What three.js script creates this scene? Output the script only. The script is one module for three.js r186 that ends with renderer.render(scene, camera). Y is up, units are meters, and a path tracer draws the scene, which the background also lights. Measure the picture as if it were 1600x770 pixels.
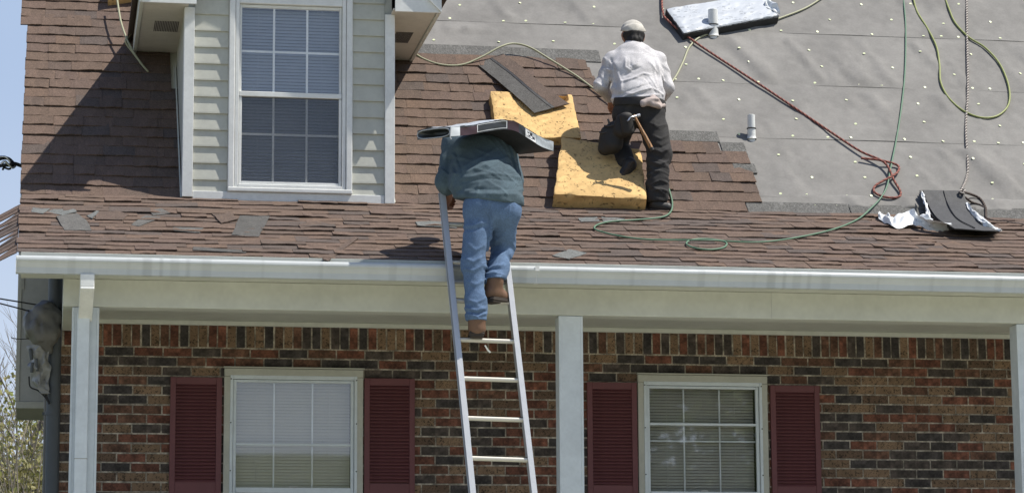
import * as THREE from 'three';
import { mergeGeometries, toCreasedNormals } from 'three/addons/utils/BufferGeometryUtils.js';
import { RoundedBoxGeometry } from 'three/addons/geometries/RoundedBoxGeometry.js';

// ---------------------------------------------------------------- camera, sky, sun, exposure
const scene = new THREE.Scene();
const V = (x, y, z) => new THREE.Vector3(x, y, z);
const R = Math.PI / 180, sin = Math.sin, cos = Math.cos;
const F = 4200, TH = 9.4 * R, PS = 9.75 * R, ROLL = -0.33 * R;       // focal length in photograph pixels, tilt, pan, roll
const CAM = V(-1.6, -0.1, 20.2);
const cd = V(sin(PS) * cos(TH), sin(TH), -cos(PS) * cos(TH));
const cr0 = V(cos(PS), 0, sin(PS)), cu0 = cr0.clone().cross(cd);
const cr = cr0.clone().multiplyScalar(cos(ROLL)).addScaledVector(cu0, sin(ROLL));
const cu = cu0.clone().multiplyScalar(cos(ROLL)).addScaledVector(cr0, -sin(ROLL));
const camera = new THREE.PerspectiveCamera(2 * Math.atan(385 / F) / R, 1600 / 770, 0.1, 2000);
camera.position.copy(CAM); camera.up.copy(cu); camera.lookAt(CAM.clone().add(cd));

const SUN = V(0.54, 1, 0.165).normalize();
const sun = new THREE.DirectionalLight(new THREE.Color(1.0, 0.95, 0.86), 5.0);
sun.position.copy(SUN).multiplyScalar(60).add(V(2, 2, 0)); sun.target.position.set(2, 2, 0);
sun.castShadow = true; Object.assign(sun.shadow.camera, { left: -14, right: 14, top: 14, bottom: -14, near: 1, far: 150 });
sun.shadow.mapSize.set(4096, 4096); sun.shadow.bias = -0.0005;
scene.add(sun, sun.target);
{
  const W = 512, H = 256, a = new Float32Array(W * H * 4);
  const mix = (p, q, t) => p.map((v, i) => v + (q[i] - v) * t);
  for (let j = 0; j < H; j++) for (let i = 0; i < W; i++) {
    const up = ((j + 0.5) / H - 0.5) * Math.PI, az = ((i + 0.5) / W - 0.5) * 2 * Math.PI;
    const d = V(cos(az) * cos(up), sin(up), sin(az) * cos(up)), e = Math.max(0, d.y);
    let c = mix([0.66, 0.72, 0.80], [0.365, 0.47, 0.655], Math.min(1, e / 0.22));
    c = mix(c, [0.06, 0.12, 0.30], Math.min(1, Math.max(0, (e - 0.30) / 0.5)));
    if (d.y < 0) c = [0.30, 0.31, 0.26];
    const g = Math.max(0, d.dot(SUN)), glow = 0.5 * g ** 6 + 1.2 * g ** 60;
    c = [c[0] + glow * 0.5, c[1] + glow * 0.47, c[2] + glow * 0.42];
    a.set([c[0], c[1], c[2], 1], (j * W + i) * 4);
  }
  const t = new THREE.DataTexture(a, W, H, THREE.RGBAFormat, THREE.FloatType);
  t.mapping = THREE.EquirectangularReflectionMapping; t.magFilter = t.minFilter = THREE.LinearFilter; t.needsUpdate = true;
  scene.background = t; scene.environment = t;
}
const renderer = new THREE.WebGLRenderer({ antialias: true });
renderer.toneMapping = THREE.LinearToneMapping;
renderer.toneMappingExposure = 1.2;
renderer.shadowMap.enabled = true;

// ---------------------------------------------------------------- helpers
let seed = 7;
const rnd = () => { seed = (seed * 1664525 + 1013904223) >>> 0; return seed / 4294967296; };
const rr = (a, b) => a + (b - a) * rnd();
const pick = (l) => l[Math.floor(rnd() * l.length)];
// measuring: the line of sight through a point of the photograph, met with a real plane of the place
const look = (px, py) => cd.clone().addScaledVector(cr, (px - 800) / F).addScaledVector(cu, -(py - 385) / F);
const onZ = (px, py, z) => { const v = look(px, py); return CAM.clone().addScaledVector(v, (z - CAM.z) / v.z); };
const onPlane = (px, py, n, p0) => { const v = look(px, py); return CAM.clone().addScaledVector(v, p0.clone().sub(CAM).dot(n) / v.dot(n)); };
const SEAM = 3.6, LOWA = 23.4 * R, UPA = 45 * R;
const upU = V(0, sin(UPA), -cos(UPA)), upN = V(0, cos(UPA), sin(UPA)), loU = V(0, sin(LOWA), -cos(LOWA)), loN = V(0, cos(LOWA), sin(LOWA));
const roofAt = (px, py, h = 0) => {
  const p = onPlane(px, py, upN, V(0, SEAM, 0).addScaledVector(upN, h));
  if (p.z <= h * 0.35) return p;
  return onPlane(px, py, loN, V(0, SEAM, 0).addScaledVector(loN, h));
};
const hash = (x, y, z) => { let h = (x * 374761393 + y * 668265263 + z * 2147483647) | 0; h = Math.imul(h ^ (h >>> 13), 1274126177); return ((h ^ (h >>> 16)) >>> 0) / 4294967296; };
const sm = (t) => t * t * (3 - 2 * t), lerp = (a, b, t) => a + (b - a) * t;
const noise3 = (x, y, z) => {
  const i = Math.floor(x), j = Math.floor(y), k = Math.floor(z), u = sm(x - i), v = sm(y - j), w = sm(z - k);
  const l = (a, b) => lerp(hash(i, j + a, k + b), hash(i + 1, j + a, k + b), u);
  return lerp(lerp(l(0, 0), l(1, 0), v), lerp(l(0, 1), l(1, 1), v), w) * 2 - 1;
};
const fbm = (x, y, z, o = 4) => { let s = 0, a = 0.5; for (let i = 0; i < o; i++) { s += a * noise3(x, y, z); x *= 2.03; y *= 2.03; z *= 2.03; a *= 0.5; } return s; };
const tnoise = (u, v, n, s) => {          // noise that repeats over 0..1
  const x = u * n, y = v * n, i = Math.floor(x), j = Math.floor(y), a = sm(x - i), b = sm(y - j), h = (p, q) => hash(((p % n) + n) % n, ((q % n) + n) % n, s);
  return lerp(lerp(h(i, j), h(i + 1, j), a), lerp(h(i, j + 1), h(i + 1, j + 1), a), b);
};
function tex(n, fn, srgb = true) {
  const d = new Uint8Array(n * n * 4);
  for (let j = 0; j < n; j++) for (let i = 0; i < n; i++) {
    const c = fn((i + 0.5) / n, (j + 0.5) / n), k = (j * n + i) * 4;
    for (let q = 0; q < 3; q++) d[k + q] = Math.max(0, Math.min(255, 255 * (c.length ? c[q] : c)));
    d[k + 3] = 255;
  }
  const t = new THREE.DataTexture(d, n, n); t.wrapS = t.wrapT = THREE.RepeatWrapping; t.magFilter = THREE.LinearFilter; t.minFilter = THREE.LinearMipmapLinearFilter;
  if (srgb) t.colorSpace = THREE.SRGBColorSpace; t.needsUpdate = true; return t;
}
const rep = (t, a, b = a) => { const c = t.clone(); c.repeat.set(a, b); c.needsUpdate = true; return c; };
const lin = (r, g, b) => new THREE.Color().setRGB(r, g, b);
const std = (c, roughness = 0.8, o = {}) => new THREE.MeshStandardMaterial({ color: c, roughness, ...o });

const granT = tex(512, (u, v) => { const g = tnoise(u, v, 170, 1), h = tnoise(u, v, 90, 2), b = tnoise(u, v, 7, 3) * 0.5 + tnoise(u, v, 19, 4) * 0.5; let k = 0.80 + 0.24 * (g - 0.5) + 0.2 * (h - 0.5) + 0.16 * (b - 0.5); if (hash(Math.floor(u * 128), Math.floor(v * 128), 9) > 0.955) k += 0.2; return [k, k * 0.99, k * 0.975]; });
const granB = tex(256, (u, v) => tnoise(u, v, 100, 6) * 0.7 + tnoise(u, v, 40, 7) * 0.3, false);
const brickT = tex(512, (u, v) => { const g = tnoise(u, v, 128, 11), b = tnoise(u, v, 9, 12), m = tnoise(u, v, 30, 13); let k = 0.72 + 0.2 * (g - 0.5) + 0.34 * (b - 0.5) + 0.24 * (m - 0.5); return [k, k * 0.985, k * 0.97]; });
const scuffT = tex(512, (u, v) => { const g = tnoise(u, v, 110, 21), b = tnoise(u, v, 24, 22), m = tnoise(u, v, 70, 23); const s = b * 0.45 + m * 0.55; let k = 0.85 + 0.15 * (g - 0.5) - (s > 0.5 ? (s - 0.5) * 1.3 : 0) + 0.15 * (tnoise(u, v, 7, 24) - 0.5); return [k, k * 0.97, k * 0.93]; });
const dirtT = tex(256, (u, v) => { const k = 0.965 + 0.05 * (tnoise(u, v, 6, 31) - 0.5) + 0.035 * (tnoise(u, v, 27, 32) - 0.5) + 0.03 * (tnoise(u, v, 90, 33) - 0.5); return [k, k, k * 0.985]; });
const feltT = tex(512, (u, v) => { const k = 0.86 + 0.10 * (tnoise(u, v, 5, 41) - 0.5) + 0.07 * (tnoise(u, v, 23, 42) - 0.5) + 0.05 * (tnoise(u, v, 120, 43) - 0.5); return [k, k * 0.995, k * 0.98]; });
const clothT = tex(256, (u, v) => { const k = 0.86 + 0.12 * (tnoise(u, v, 7, 51) - 0.5) + 0.12 * (tnoise(u, v, 80, 52) - 0.5) + 0.05 * sin(u * 400); return [k, k, k]; });
const denimT = tex(256, (u, v) => { const k = 0.84 + 0.08 * (tnoise(u, v, 9, 54) - 0.5) + 0.14 * (tnoise(u, v, 60, 55) - 0.5) + 0.08 * sin((u + v) * 500); return [k * 0.98, k, k * 1.02]; });
const foamT = tex(512, (u, v) => { const p = tnoise(u, v, 40, 61) * 0.5 + tnoise(u, v, 90, 62) * 0.5, b = tnoise(u, v, 8, 63); let k = 0.9 + 0.14 * (b - 0.5) + 0.1 * (p - 0.5); const q = 0.2 + 0.16 * tnoise(u, v, 6, 66); if (p < q) k -= (q - p) * 1.5; return [k, k * 0.97, k * 0.9]; });
const foamB = tex(512, (u, v) => { const p = tnoise(u, v, 40, 61) * 0.5 + tnoise(u, v, 90, 62) * 0.5, q = tnoise(u, v, 16, 64); return Math.min(1, 0.3 + (p < 0.33 ? -(0.33 - p) * 2 : 0) + 0.3 + 0.35 * q); }, false);
const ropeT = tex(128, (u, v) => { const s = sin((u + v) * Math.PI * 2 * 2); const k = 0.78 + 0.2 * s; return [k, k, k]; });
const speckT = tex(128, (u, v) => { const s = sin((u + v) * Math.PI * 2 * 2), t = sin((u - v) * Math.PI * 4); return s > 0.45 ? [0.95, 0.93, 0.9] : t > 0.6 ? [0.3, 0.28, 0.27] : [0.5, 0.47, 0.45]; });
const streakT = tex(512, (u, v) => { const a = tnoise(u, v * 0.999, 90, 151) , st = Math.max(0, tnoise(u, 0.5, 60, 152) - 0.6) * (0.4 + 0.6 * tnoise(u, v, 5, 153)); const k = 0.97 + 0.03 * (tnoise(u, v, 8, 154) - 0.5) - 0.32 * st - 0.02 * a; return [k, k * 0.992, k * 0.975]; });
const printT = tex(256, (u, v) => { const r = Math.floor(v * 14), on = (r % 3) && tnoise(u, v * 0.999, 40, 131 + (r % 7)) > 0.52 && Math.abs(v * 14 % 1 - 0.5) < 0.22 && tnoise(u, v, 4, 141) > 0.42; const k = 0.97 + 0.05 * (tnoise(u, v, 9, 142) - 0.5) - (on ? 0.16 : 0); return [k, k, k]; });
const woodT = tex(256, (u, v) => { const k = 0.8 + 0.2 * (tnoise(u, v * 0.999, 24, 71) - 0.5) + 0.1 * sin(u * 60 + 5 * tnoise(u, v, 4, 72)); return [k, k * 0.93, k * 0.85]; });
const grassT = tex(512, (u, v) => { const k = 0.7 + 0.5 * (tnoise(u, v, 60, 81) - 0.5) + 0.4 * (tnoise(u, v, 9, 82) - 0.5); return [k, k, k * 0.9]; });
const metalB = tex(128, (u, v) => tnoise(u, v, 60, 91) * 0.5 + 0.5 * tnoise(u, v, 8, 92), false);

const sh = (r, g, b) => std(lin(r, g, b), 0.95, { map: rep(granT, 2.2), bumpMap: rep(granB, 4), bumpScale: 0.0012 });
const M = {
  shingle: [sh(0.195, 0.134, 0.105), sh(0.185, 0.128, 0.098), sh(0.164, 0.118, 0.096), sh(0.144, 0.112, 0.099), sh(0.205, 0.138, 0.103), sh(0.180, 0.125, 0.102)],
  shingleGrey: [sh(.17, .168, .163), sh(.27, .27, .26), sh(.13, .128, .125)],
  starter: std(lin(.185, .185, .18), 0.95, { map: rep(granT, 1.3), bumpMap: rep(granB, 4), bumpScale: 0.002 }),
  felt: std(lin(.262, .255, .248), 0.8, { map: rep(feltT, 0.7) }),
  cap: std(lin(.75, .80, .50), 0.5), lap: std(lin(.16, .155, .15), 0.9),
  brick: [std(lin(0.348, 0.143, 0.094), 0.95), std(lin(0.290, 0.121, 0.083), 0.95), std(lin(0.278, 0.146, 0.099), 0.95), std(lin(0.107, 0.093, 0.090), 0.9), std(lin(0.139, 0.112, 0.099), 0.9), std(lin(0.348, 0.241, 0.165), 0.95, { map: scuffT }), std(lin(0.284, 0.196, 0.134), 0.95, { map: scuffT }), std(lin(0.191, 0.129, 0.094), 0.95, { map: scuffT })],
  mortar: std(lin(.68, .62, .53), 0.95, { map: rep(brickT, 3), bumpMap: rep(granB, 3), bumpScale: 0.004 }),
  white: std(lin(.70, .75, .81), 0.5, { map: rep(dirtT, 0.7) }),  // white paint with the blue of sky-lit shade mixed into its colour
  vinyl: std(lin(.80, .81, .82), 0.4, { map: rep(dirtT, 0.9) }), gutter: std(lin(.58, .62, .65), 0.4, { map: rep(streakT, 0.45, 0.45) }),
  cream: std(lin(.63, .64, .60), 0.6, { map: rep(dirtT, 0.5) }),
  trim: std(lin(.50, .49, .44), 0.6, { map: rep(dirtT, 1.1) }),
  siding: std(lin(.53, .535, .49), 0.55, { map: rep(dirtT, 0.8) }),
  soffit: std(lin(.62, .59, .54), 0.6, { map: rep(dirtT, 0.8) }),
  grey: std(lin(.42, .42, .41), 0.6, { map: rep(dirtT, 0.8) }),
  shutter: std(lin(.155, .050, .057), 0.6, { map: rep(dirtT, 1.5) }),
  dark: std(lin(.02, .02, .022), 0.8), vent: std(lin(.10, .09, .085), 0.9),
  room: std(lin(.05, .05, .05), 0.95),
  blind: std(lin(.50, .495, .455), 0.55), blindBlue: std(lin(.27, .30, .35), 0.55),
  glass: new THREE.MeshPhysicalMaterial({ color: 0xffffff, roughness: 0.02, transmission: 1, thickness: 0, ior: 1.85 }),
  screen: std(lin(.03, .032, .036), 0.9, { transparent: true, opacity: 0.2 }),
  rung: std(lin(.62, .60, .54), 0.5, { metalness: 0.3, bumpMap: rep(metalB, 3), bumpScale: 0.0006 }),
  alu: std(lin(.56, .57, .575), 0.42, { metalness: 0.6, bumpMap: rep(metalB, 3), bumpScale: 0.0006 }),
  foam: std(lin(.77, .545, .275), 0.98, { map: rep(foamT, 1.1), bumpMap: rep(foamB, 1.1), bumpScale: 0.010 }),
  mast: std(lin(.075, .085, .10), 0.5, { map: rep(dirtT, 1) }),
  plasticGrey: std(lin(.14, .135, .13), 0.45, { map: rep(dirtT, 2) }),
  skin: std(lin(.34, .17, .11), 0.65), hair: std(lin(.012, .010, .009), 0.7),
  teal: std(lin(.092, .14, .172), 0.95, { map: rep(clothT, 2) }), denim: std(lin(.14, .22, .36), 0.95, { map: rep(denimT, 3) }),
  shirt: std(lin(.74, .72, .735), 0.95, { map: rep(clothT, 3) }), pants: std(lin(.042, .040, .040), 0.95, { map: rep(clothT, 2) }),
  brownBoot: std(lin(.17, .092, .056), 0.6, { map: rep(dirtT, 8) }), blackBoot: std(lin(.025, .023, .023), 0.55), sole: std(lin(.045, .035, .028), 0.9),
  cap2: std(lin(.72, .68, .61), 0.95, { map: rep(clothT, 6) }), leather: std(lin(.02, .018, .017), 0.7),
  wrap: new THREE.MeshPhysicalMaterial({ color: lin(.50, .53, .57), roughness: 0.4, clearcoat: 0.15, map: rep(printT, 2) }),
  wrapDark: std(lin(.03, .035, .036), 0.35), tar: std(lin(.03, .031, .034), 0.6, { map: rep(granT, 3) }),
  plastic: new THREE.MeshPhysicalMaterial({ color: lin(.72, .74, .75), roughness: 0.5, side: THREE.DoubleSide }),
  pvc: std(lin(.76, .77, .78), 0.4, { map: rep(dirtT, 4) }),
  redRope: std(lin(.36, .13, .10), 0.9, { map: rep(ropeT, 1, 1) }), speckRope: std(lin(.55, .53, .52), 0.9, { map: speckT }), brownRope: std(lin(.12, .09, .075), 0.9, { map: ropeT }),
  greenCord: std(lin(.10, .19, .12), 0.6), creamHose: std(lin(.34, .34, .22), 0.55), limeHose: std(lin(.25, .28, .09), 0.5), blackWire: std(lin(.01, .01, .012), 0.6),
  lawn: std(lin(.17, .20, .085), 1, { map: rep(grassT, 0.35) }), concrete: std(lin(.36, .35, .33), 0.9, { map: rep(dirtT, 0.5) }),
  bark: std(lin(.11, .09, .07), 1, { map: rep(woodT, 3) }), paleBark: std(lin(.22, .19, .16), 1),
  handle: std(lin(.42, .25, .12), 0.6, { map: rep(woodT, 4) }), steel: std(lin(.55, .56, .58), 0.3, { metalness: 0.85 }),
};
M.brick.forEach((m) => { m.map = m.map ?? brickT; m.map = rep(m.map, 2.5); m.bumpMap = granB; m.bumpScale = 0.003; });

// uv in metres from the face direction
function metreUV(g) {
  g = g.index ? g.toNonIndexed() : g; 
  if (!g.attributes.normal) g.computeVertexNormals();
  const p = g.attributes.position, n = g.attributes.normal, uv = new Float32Array(p.count * 2);
  for (let t = 0; t < p.count; t += 3) {
    const ax = Math.abs(n.getX(t) + n.getX(t + 1) + n.getX(t + 2)), ay = Math.abs(n.getY(t) + n.getY(t + 1) + n.getY(t + 2)), az = Math.abs(n.getZ(t) + n.getZ(t + 1) + n.getZ(t + 2));
    for (let k = t; k < t + 3; k++) { const [a, b] = ax > ay && ax > az ? [p.getZ(k), p.getY(k)] : ay > az ? [p.getX(k), p.getZ(k)] : [p.getX(k), p.getY(k)]; uv[2 * k] = a; uv[2 * k + 1] = b; }
  }
  g.setAttribute('uv', new THREE.BufferAttribute(uv, 2));
  for (const k of Object.keys(g.attributes)) if (!['position', 'normal', 'uv'].includes(k)) g.deleteAttribute(k);
  return g;
}
const box = (x0, x1, y0, y1, z0, z1, r = 0) => {
  const w = x1 - x0, h = y1 - y0, d = z1 - z0;
  const g = r ? new RoundedBoxGeometry(w, h, d, 1, Math.min(r, w / 2.1, h / 2.1, d / 2.1)) : new THREE.BoxGeometry(w, h, d);
  return g.translate((x0 + x1) / 2, (y0 + y1) / 2, (z0 + z1) / 2);
};
const join = (l) => mergeGeometries(l.map(metreUV));
const used = {};
const numbered = (n) => { const k = used[n] ?? 0; used[n] = k + 1; return k ? n + '_' + String(k).padStart(3, '0') : n; };
function mesh(name, geo, mat, parent, keepUV = false) {
  const g = Array.isArray(geo) ? join(geo) : keepUV ? geo : metreUV(geo);
  const m = new THREE.Mesh(g, mat); m.name = parent ? name : numbered(name); m.castShadow = m.receiveShadow = true;
  (parent ?? scene).add(m); return m;
}
const tag = (o, label, category, group, kind) => { Object.assign(o.userData, { label, category }); if (group) o.userData.group = group; if (kind) o.userData.kind = kind; return o; };
function thing(name, label, category, group, pos = [0, 0, 0]) { const g = new THREE.Group(); g.name = numbered(name); g.position.set(...pos); scene.add(g); return tag(g, label, category, group); }
// a strip of points swept into a tube
function tube(pts, r, seg, uvs = 0.05, rad = 7, tension = 0.5) {
  const c = new THREE.CatmullRomCurve3(pts, false, 'catmullrom', tension), L = c.getLength(), g = new THREE.TubeGeometry(c, seg, r, rad, false);
  const uv = g.attributes.uv; for (let i = 0; i < uv.count; i++) uv.setX(i, uv.getX(i) * L / uvs);
  return g;
}
const bar = (a, b, r0, r1 = r0, n = 10) => { const d = b.clone().sub(a), g = new THREE.CylinderGeometry(r1, r0, d.length(), n); g.applyQuaternion(new THREE.Quaternion().setFromUnitVectors(V(0, 1, 0), d.normalize())); return g.translate((a.x + b.x) / 2, (a.y + b.y) / 2, (a.z + b.z) / 2); };
// a box in a frame of its own: axes X, Y, Z, centre c
const framed = (g, c, X, Y, Z) => g.applyMatrix4(new THREE.Matrix4().makeBasis(X, Y, Z).setPosition(c));
// skin a distance field with a net of small faces
function nets(f, lo, hi, cell) {
  const n = [0, 1, 2].map((k) => Math.ceil((hi[k] - lo[k]) / cell) + 1), [nx, ny, nz] = n, val = new Float32Array(nx * ny * nz);
  const at = (i, j, k) => (k * ny + j) * nx + i;
  for (let k = 0; k < nz; k++) for (let j = 0; j < ny; j++) for (let i = 0; i < nx; i++) val[at(i, j, k)] = f(lo[0] + i * cell, lo[1] + j * cell, lo[2] + k * cell);
  const vid = new Int32Array(nx * ny * nz).fill(-1), pos = [], idx = [];
  for (let k = 0; k < nz - 1; k++) for (let j = 0; j < ny - 1; j++) for (let i = 0; i < nx - 1; i++) {
    let c = 0, x = 0, y = 0, z = 0, mask = 0;
    for (let q = 0; q < 8; q++) if (val[at(i + (q & 1), j + ((q >> 1) & 1), k + (q >> 2))] < 0) mask |= 1 << q;
    if (mask === 0 || mask === 255) continue;
    for (let a = 0; a < 8; a++) for (let b = 0; b < 3; b++) {
      const e = a | (1 << b); if (e === a || ((mask >> a) & 1) === ((mask >> e) & 1)) continue;
      const va = val[at(i + (a & 1), j + ((a >> 1) & 1), k + (a >> 2))], vb = val[at(i + (e & 1), j + ((e >> 1) & 1), k + (e >> 2))], t = va / (va - vb);
      x += (a & 1) + (b === 0 ? t : 0); y += ((a >> 1) & 1) + (b === 1 ? t : 0); z += (a >> 2) + (b === 2 ? t : 0); c++;
    }
    vid[at(i, j, k)] = pos.length / 3; pos.push(lo[0] + (i + x / c) * cell, lo[1] + (j + y / c) * cell, lo[2] + (k + z / c) * cell);
  }
  const quad = (a, b, c, d, flip) => flip ? idx.push(a, c, b, a, d, c) : idx.push(a, b, c, a, c, d);
  for (let k = 1; k < nz - 1; k++) for (let j = 1; j < ny - 1; j++) for (let i = 1; i < nx - 1; i++) {
    const v0 = val[at(i, j, k)] < 0;
    if (v0 !== val[at(i + 1, j, k)] < 0) quad(vid[at(i, j - 1, k - 1)], vid[at(i, j, k - 1)], vid[at(i, j, k)], vid[at(i, j - 1, k)], !v0);
    if (v0 !== val[at(i, j + 1, k)] < 0) quad(vid[at(i - 1, j, k - 1)], vid[at(i - 1, j, k)], vid[at(i, j, k)], vid[at(i, j, k - 1)], !v0);
    if (v0 !== val[at(i, j, k + 1)] < 0) quad(vid[at(i - 1, j - 1, k)], vid[at(i, j - 1, k)], vid[at(i, j, k)], vid[at(i - 1, j, k)], !v0);
  }
  const g = new THREE.BufferGeometry(); g.setAttribute('position', new THREE.Float32BufferAttribute(pos, 3)); g.setIndex(idx); g.computeVertexNormals();
  const uv = new Float32Array(pos.length / 3 * 2); for (let i = 0; i < pos.length / 3; i++) { uv[2 * i] = pos[3 * i] + pos[3 * i + 2] * 0.7; uv[2 * i + 1] = pos[3 * i + 1] + pos[3 * i + 2] * 0.3; }
  g.setAttribute('uv', new THREE.BufferAttribute(uv, 2)); return g;
}
// bones: [a, b, ra, rb, widen = 1 (stretch across), across = x axis]
const smin = (a, b, k) => { const h = Math.max(k - Math.abs(a - b), 0) / k; return Math.min(a, b) - h * h * k * 0.25; };
function field(bones, k = 0.03, grow = 0) {
  const B = bones.map(([a, b, ra, rb, w = 1, ax = V(1, 0, 0)]) => { const d = b.clone().sub(a); return { a, d, l: d.lengthSq() || 1e-9, ra, rb, w, ax }; });
  return (x, y, z) => {
    let s = 1e9;
    for (const o of B) {
      const px = x - o.a.x, py = y - o.a.y, pz = z - o.a.z, t = Math.max(0, Math.min(1, (px * o.d.x + py * o.d.y + pz * o.d.z) / o.l));
      let qx = px - o.d.x * t, qy = py - o.d.y * t, qz = pz - o.d.z * t;
      if (o.w !== 1) { const c = (qx * o.ax.x + qy * o.ax.y + qz * o.ax.z) * (1 / o.w - 1); qx += o.ax.x * c; qy += o.ax.y * c; qz += o.ax.z * c; }
      s = smin(s, Math.sqrt(qx * qx + qy * qy + qz * qz) - (o.ra + (o.rb - o.ra) * t) - grow, k);
    }
    return s;
  };
}
const bounds = (bones, pad) => { const lo = [1e9, 1e9, 1e9], hi = [-1e9, -1e9, -1e9]; for (const [a, b, ra, rb, w = 1] of bones) for (const [p, r] of [[a, ra], [b, rb]]) p.toArray().forEach((v, i) => { lo[i] = Math.min(lo[i], v - r * w - pad); hi[i] = Math.max(hi[i], v + r * w + pad); }); return [lo, hi]; };

// ================================================================ the setting
{
  const g = new THREE.PlaneGeometry(900, 900, 180, 180).rotateX(-Math.PI / 2), p = g.attributes.position;
  for (let i = 0; i < p.count; i++) {
    const x = p.getX(i), z = p.getZ(i);
    let y = z > 2.5 ? -1.6 * sm(Math.min(1, (z - 2.5) / 17)) : 0;
    if (z > 45) y = Math.min(y + 0.16 * (z - 45) * (0.9 + 0.25 * fbm(x / 60, 3, z / 60)) * Math.min(1, (z - 45) / 40), 14.5 + 4 * fbm(x / 40, 1, 0));
    const back = Math.max(0, -z - 20); y += Math.min(6, back * 0.03) * (1 + 0.4 * fbm(x / 40, 7, z / 40));
    p.setY(i, y - 0.02);
  }
  g.computeVertexNormals(); const uv = g.attributes.uv; for (let i = 0; i < uv.count; i++) uv.setXY(i, p.getX(i), p.getZ(i));
  const o = mesh('ground', g, M.lawn, null, true); o.userData.kind = 'structure';
}

{
  const g = new THREE.PlaneGeometry(40, 15, 40, 30).rotateX(-Math.PI / 2).translate(3, 0, 10.2), p = g.attributes.position;
  for (let i = 0; i < p.count; i++) { const z = p.getZ(i); p.setY(i, -1.6 * sm(Math.min(1, Math.max(0, (z - 2.5) / 17))) + 0.015); }
  g.computeVertexNormals(); mesh('added_bounce_slab', metreUV(g), std(lin(.52, .50, .42), 0.95, { map: rep(dirtT, 0.3) }), null, true).userData.kind = 'structure';  // pale slab added out of view, bounces sunlight up under the porch
}
// ================================================================ the house
const house = thing('house', 'brick house with white porch, dormer and half stripped brown shingle roof', 'house');
const WX0 = -1.56, WX1 = 8.4;
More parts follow.
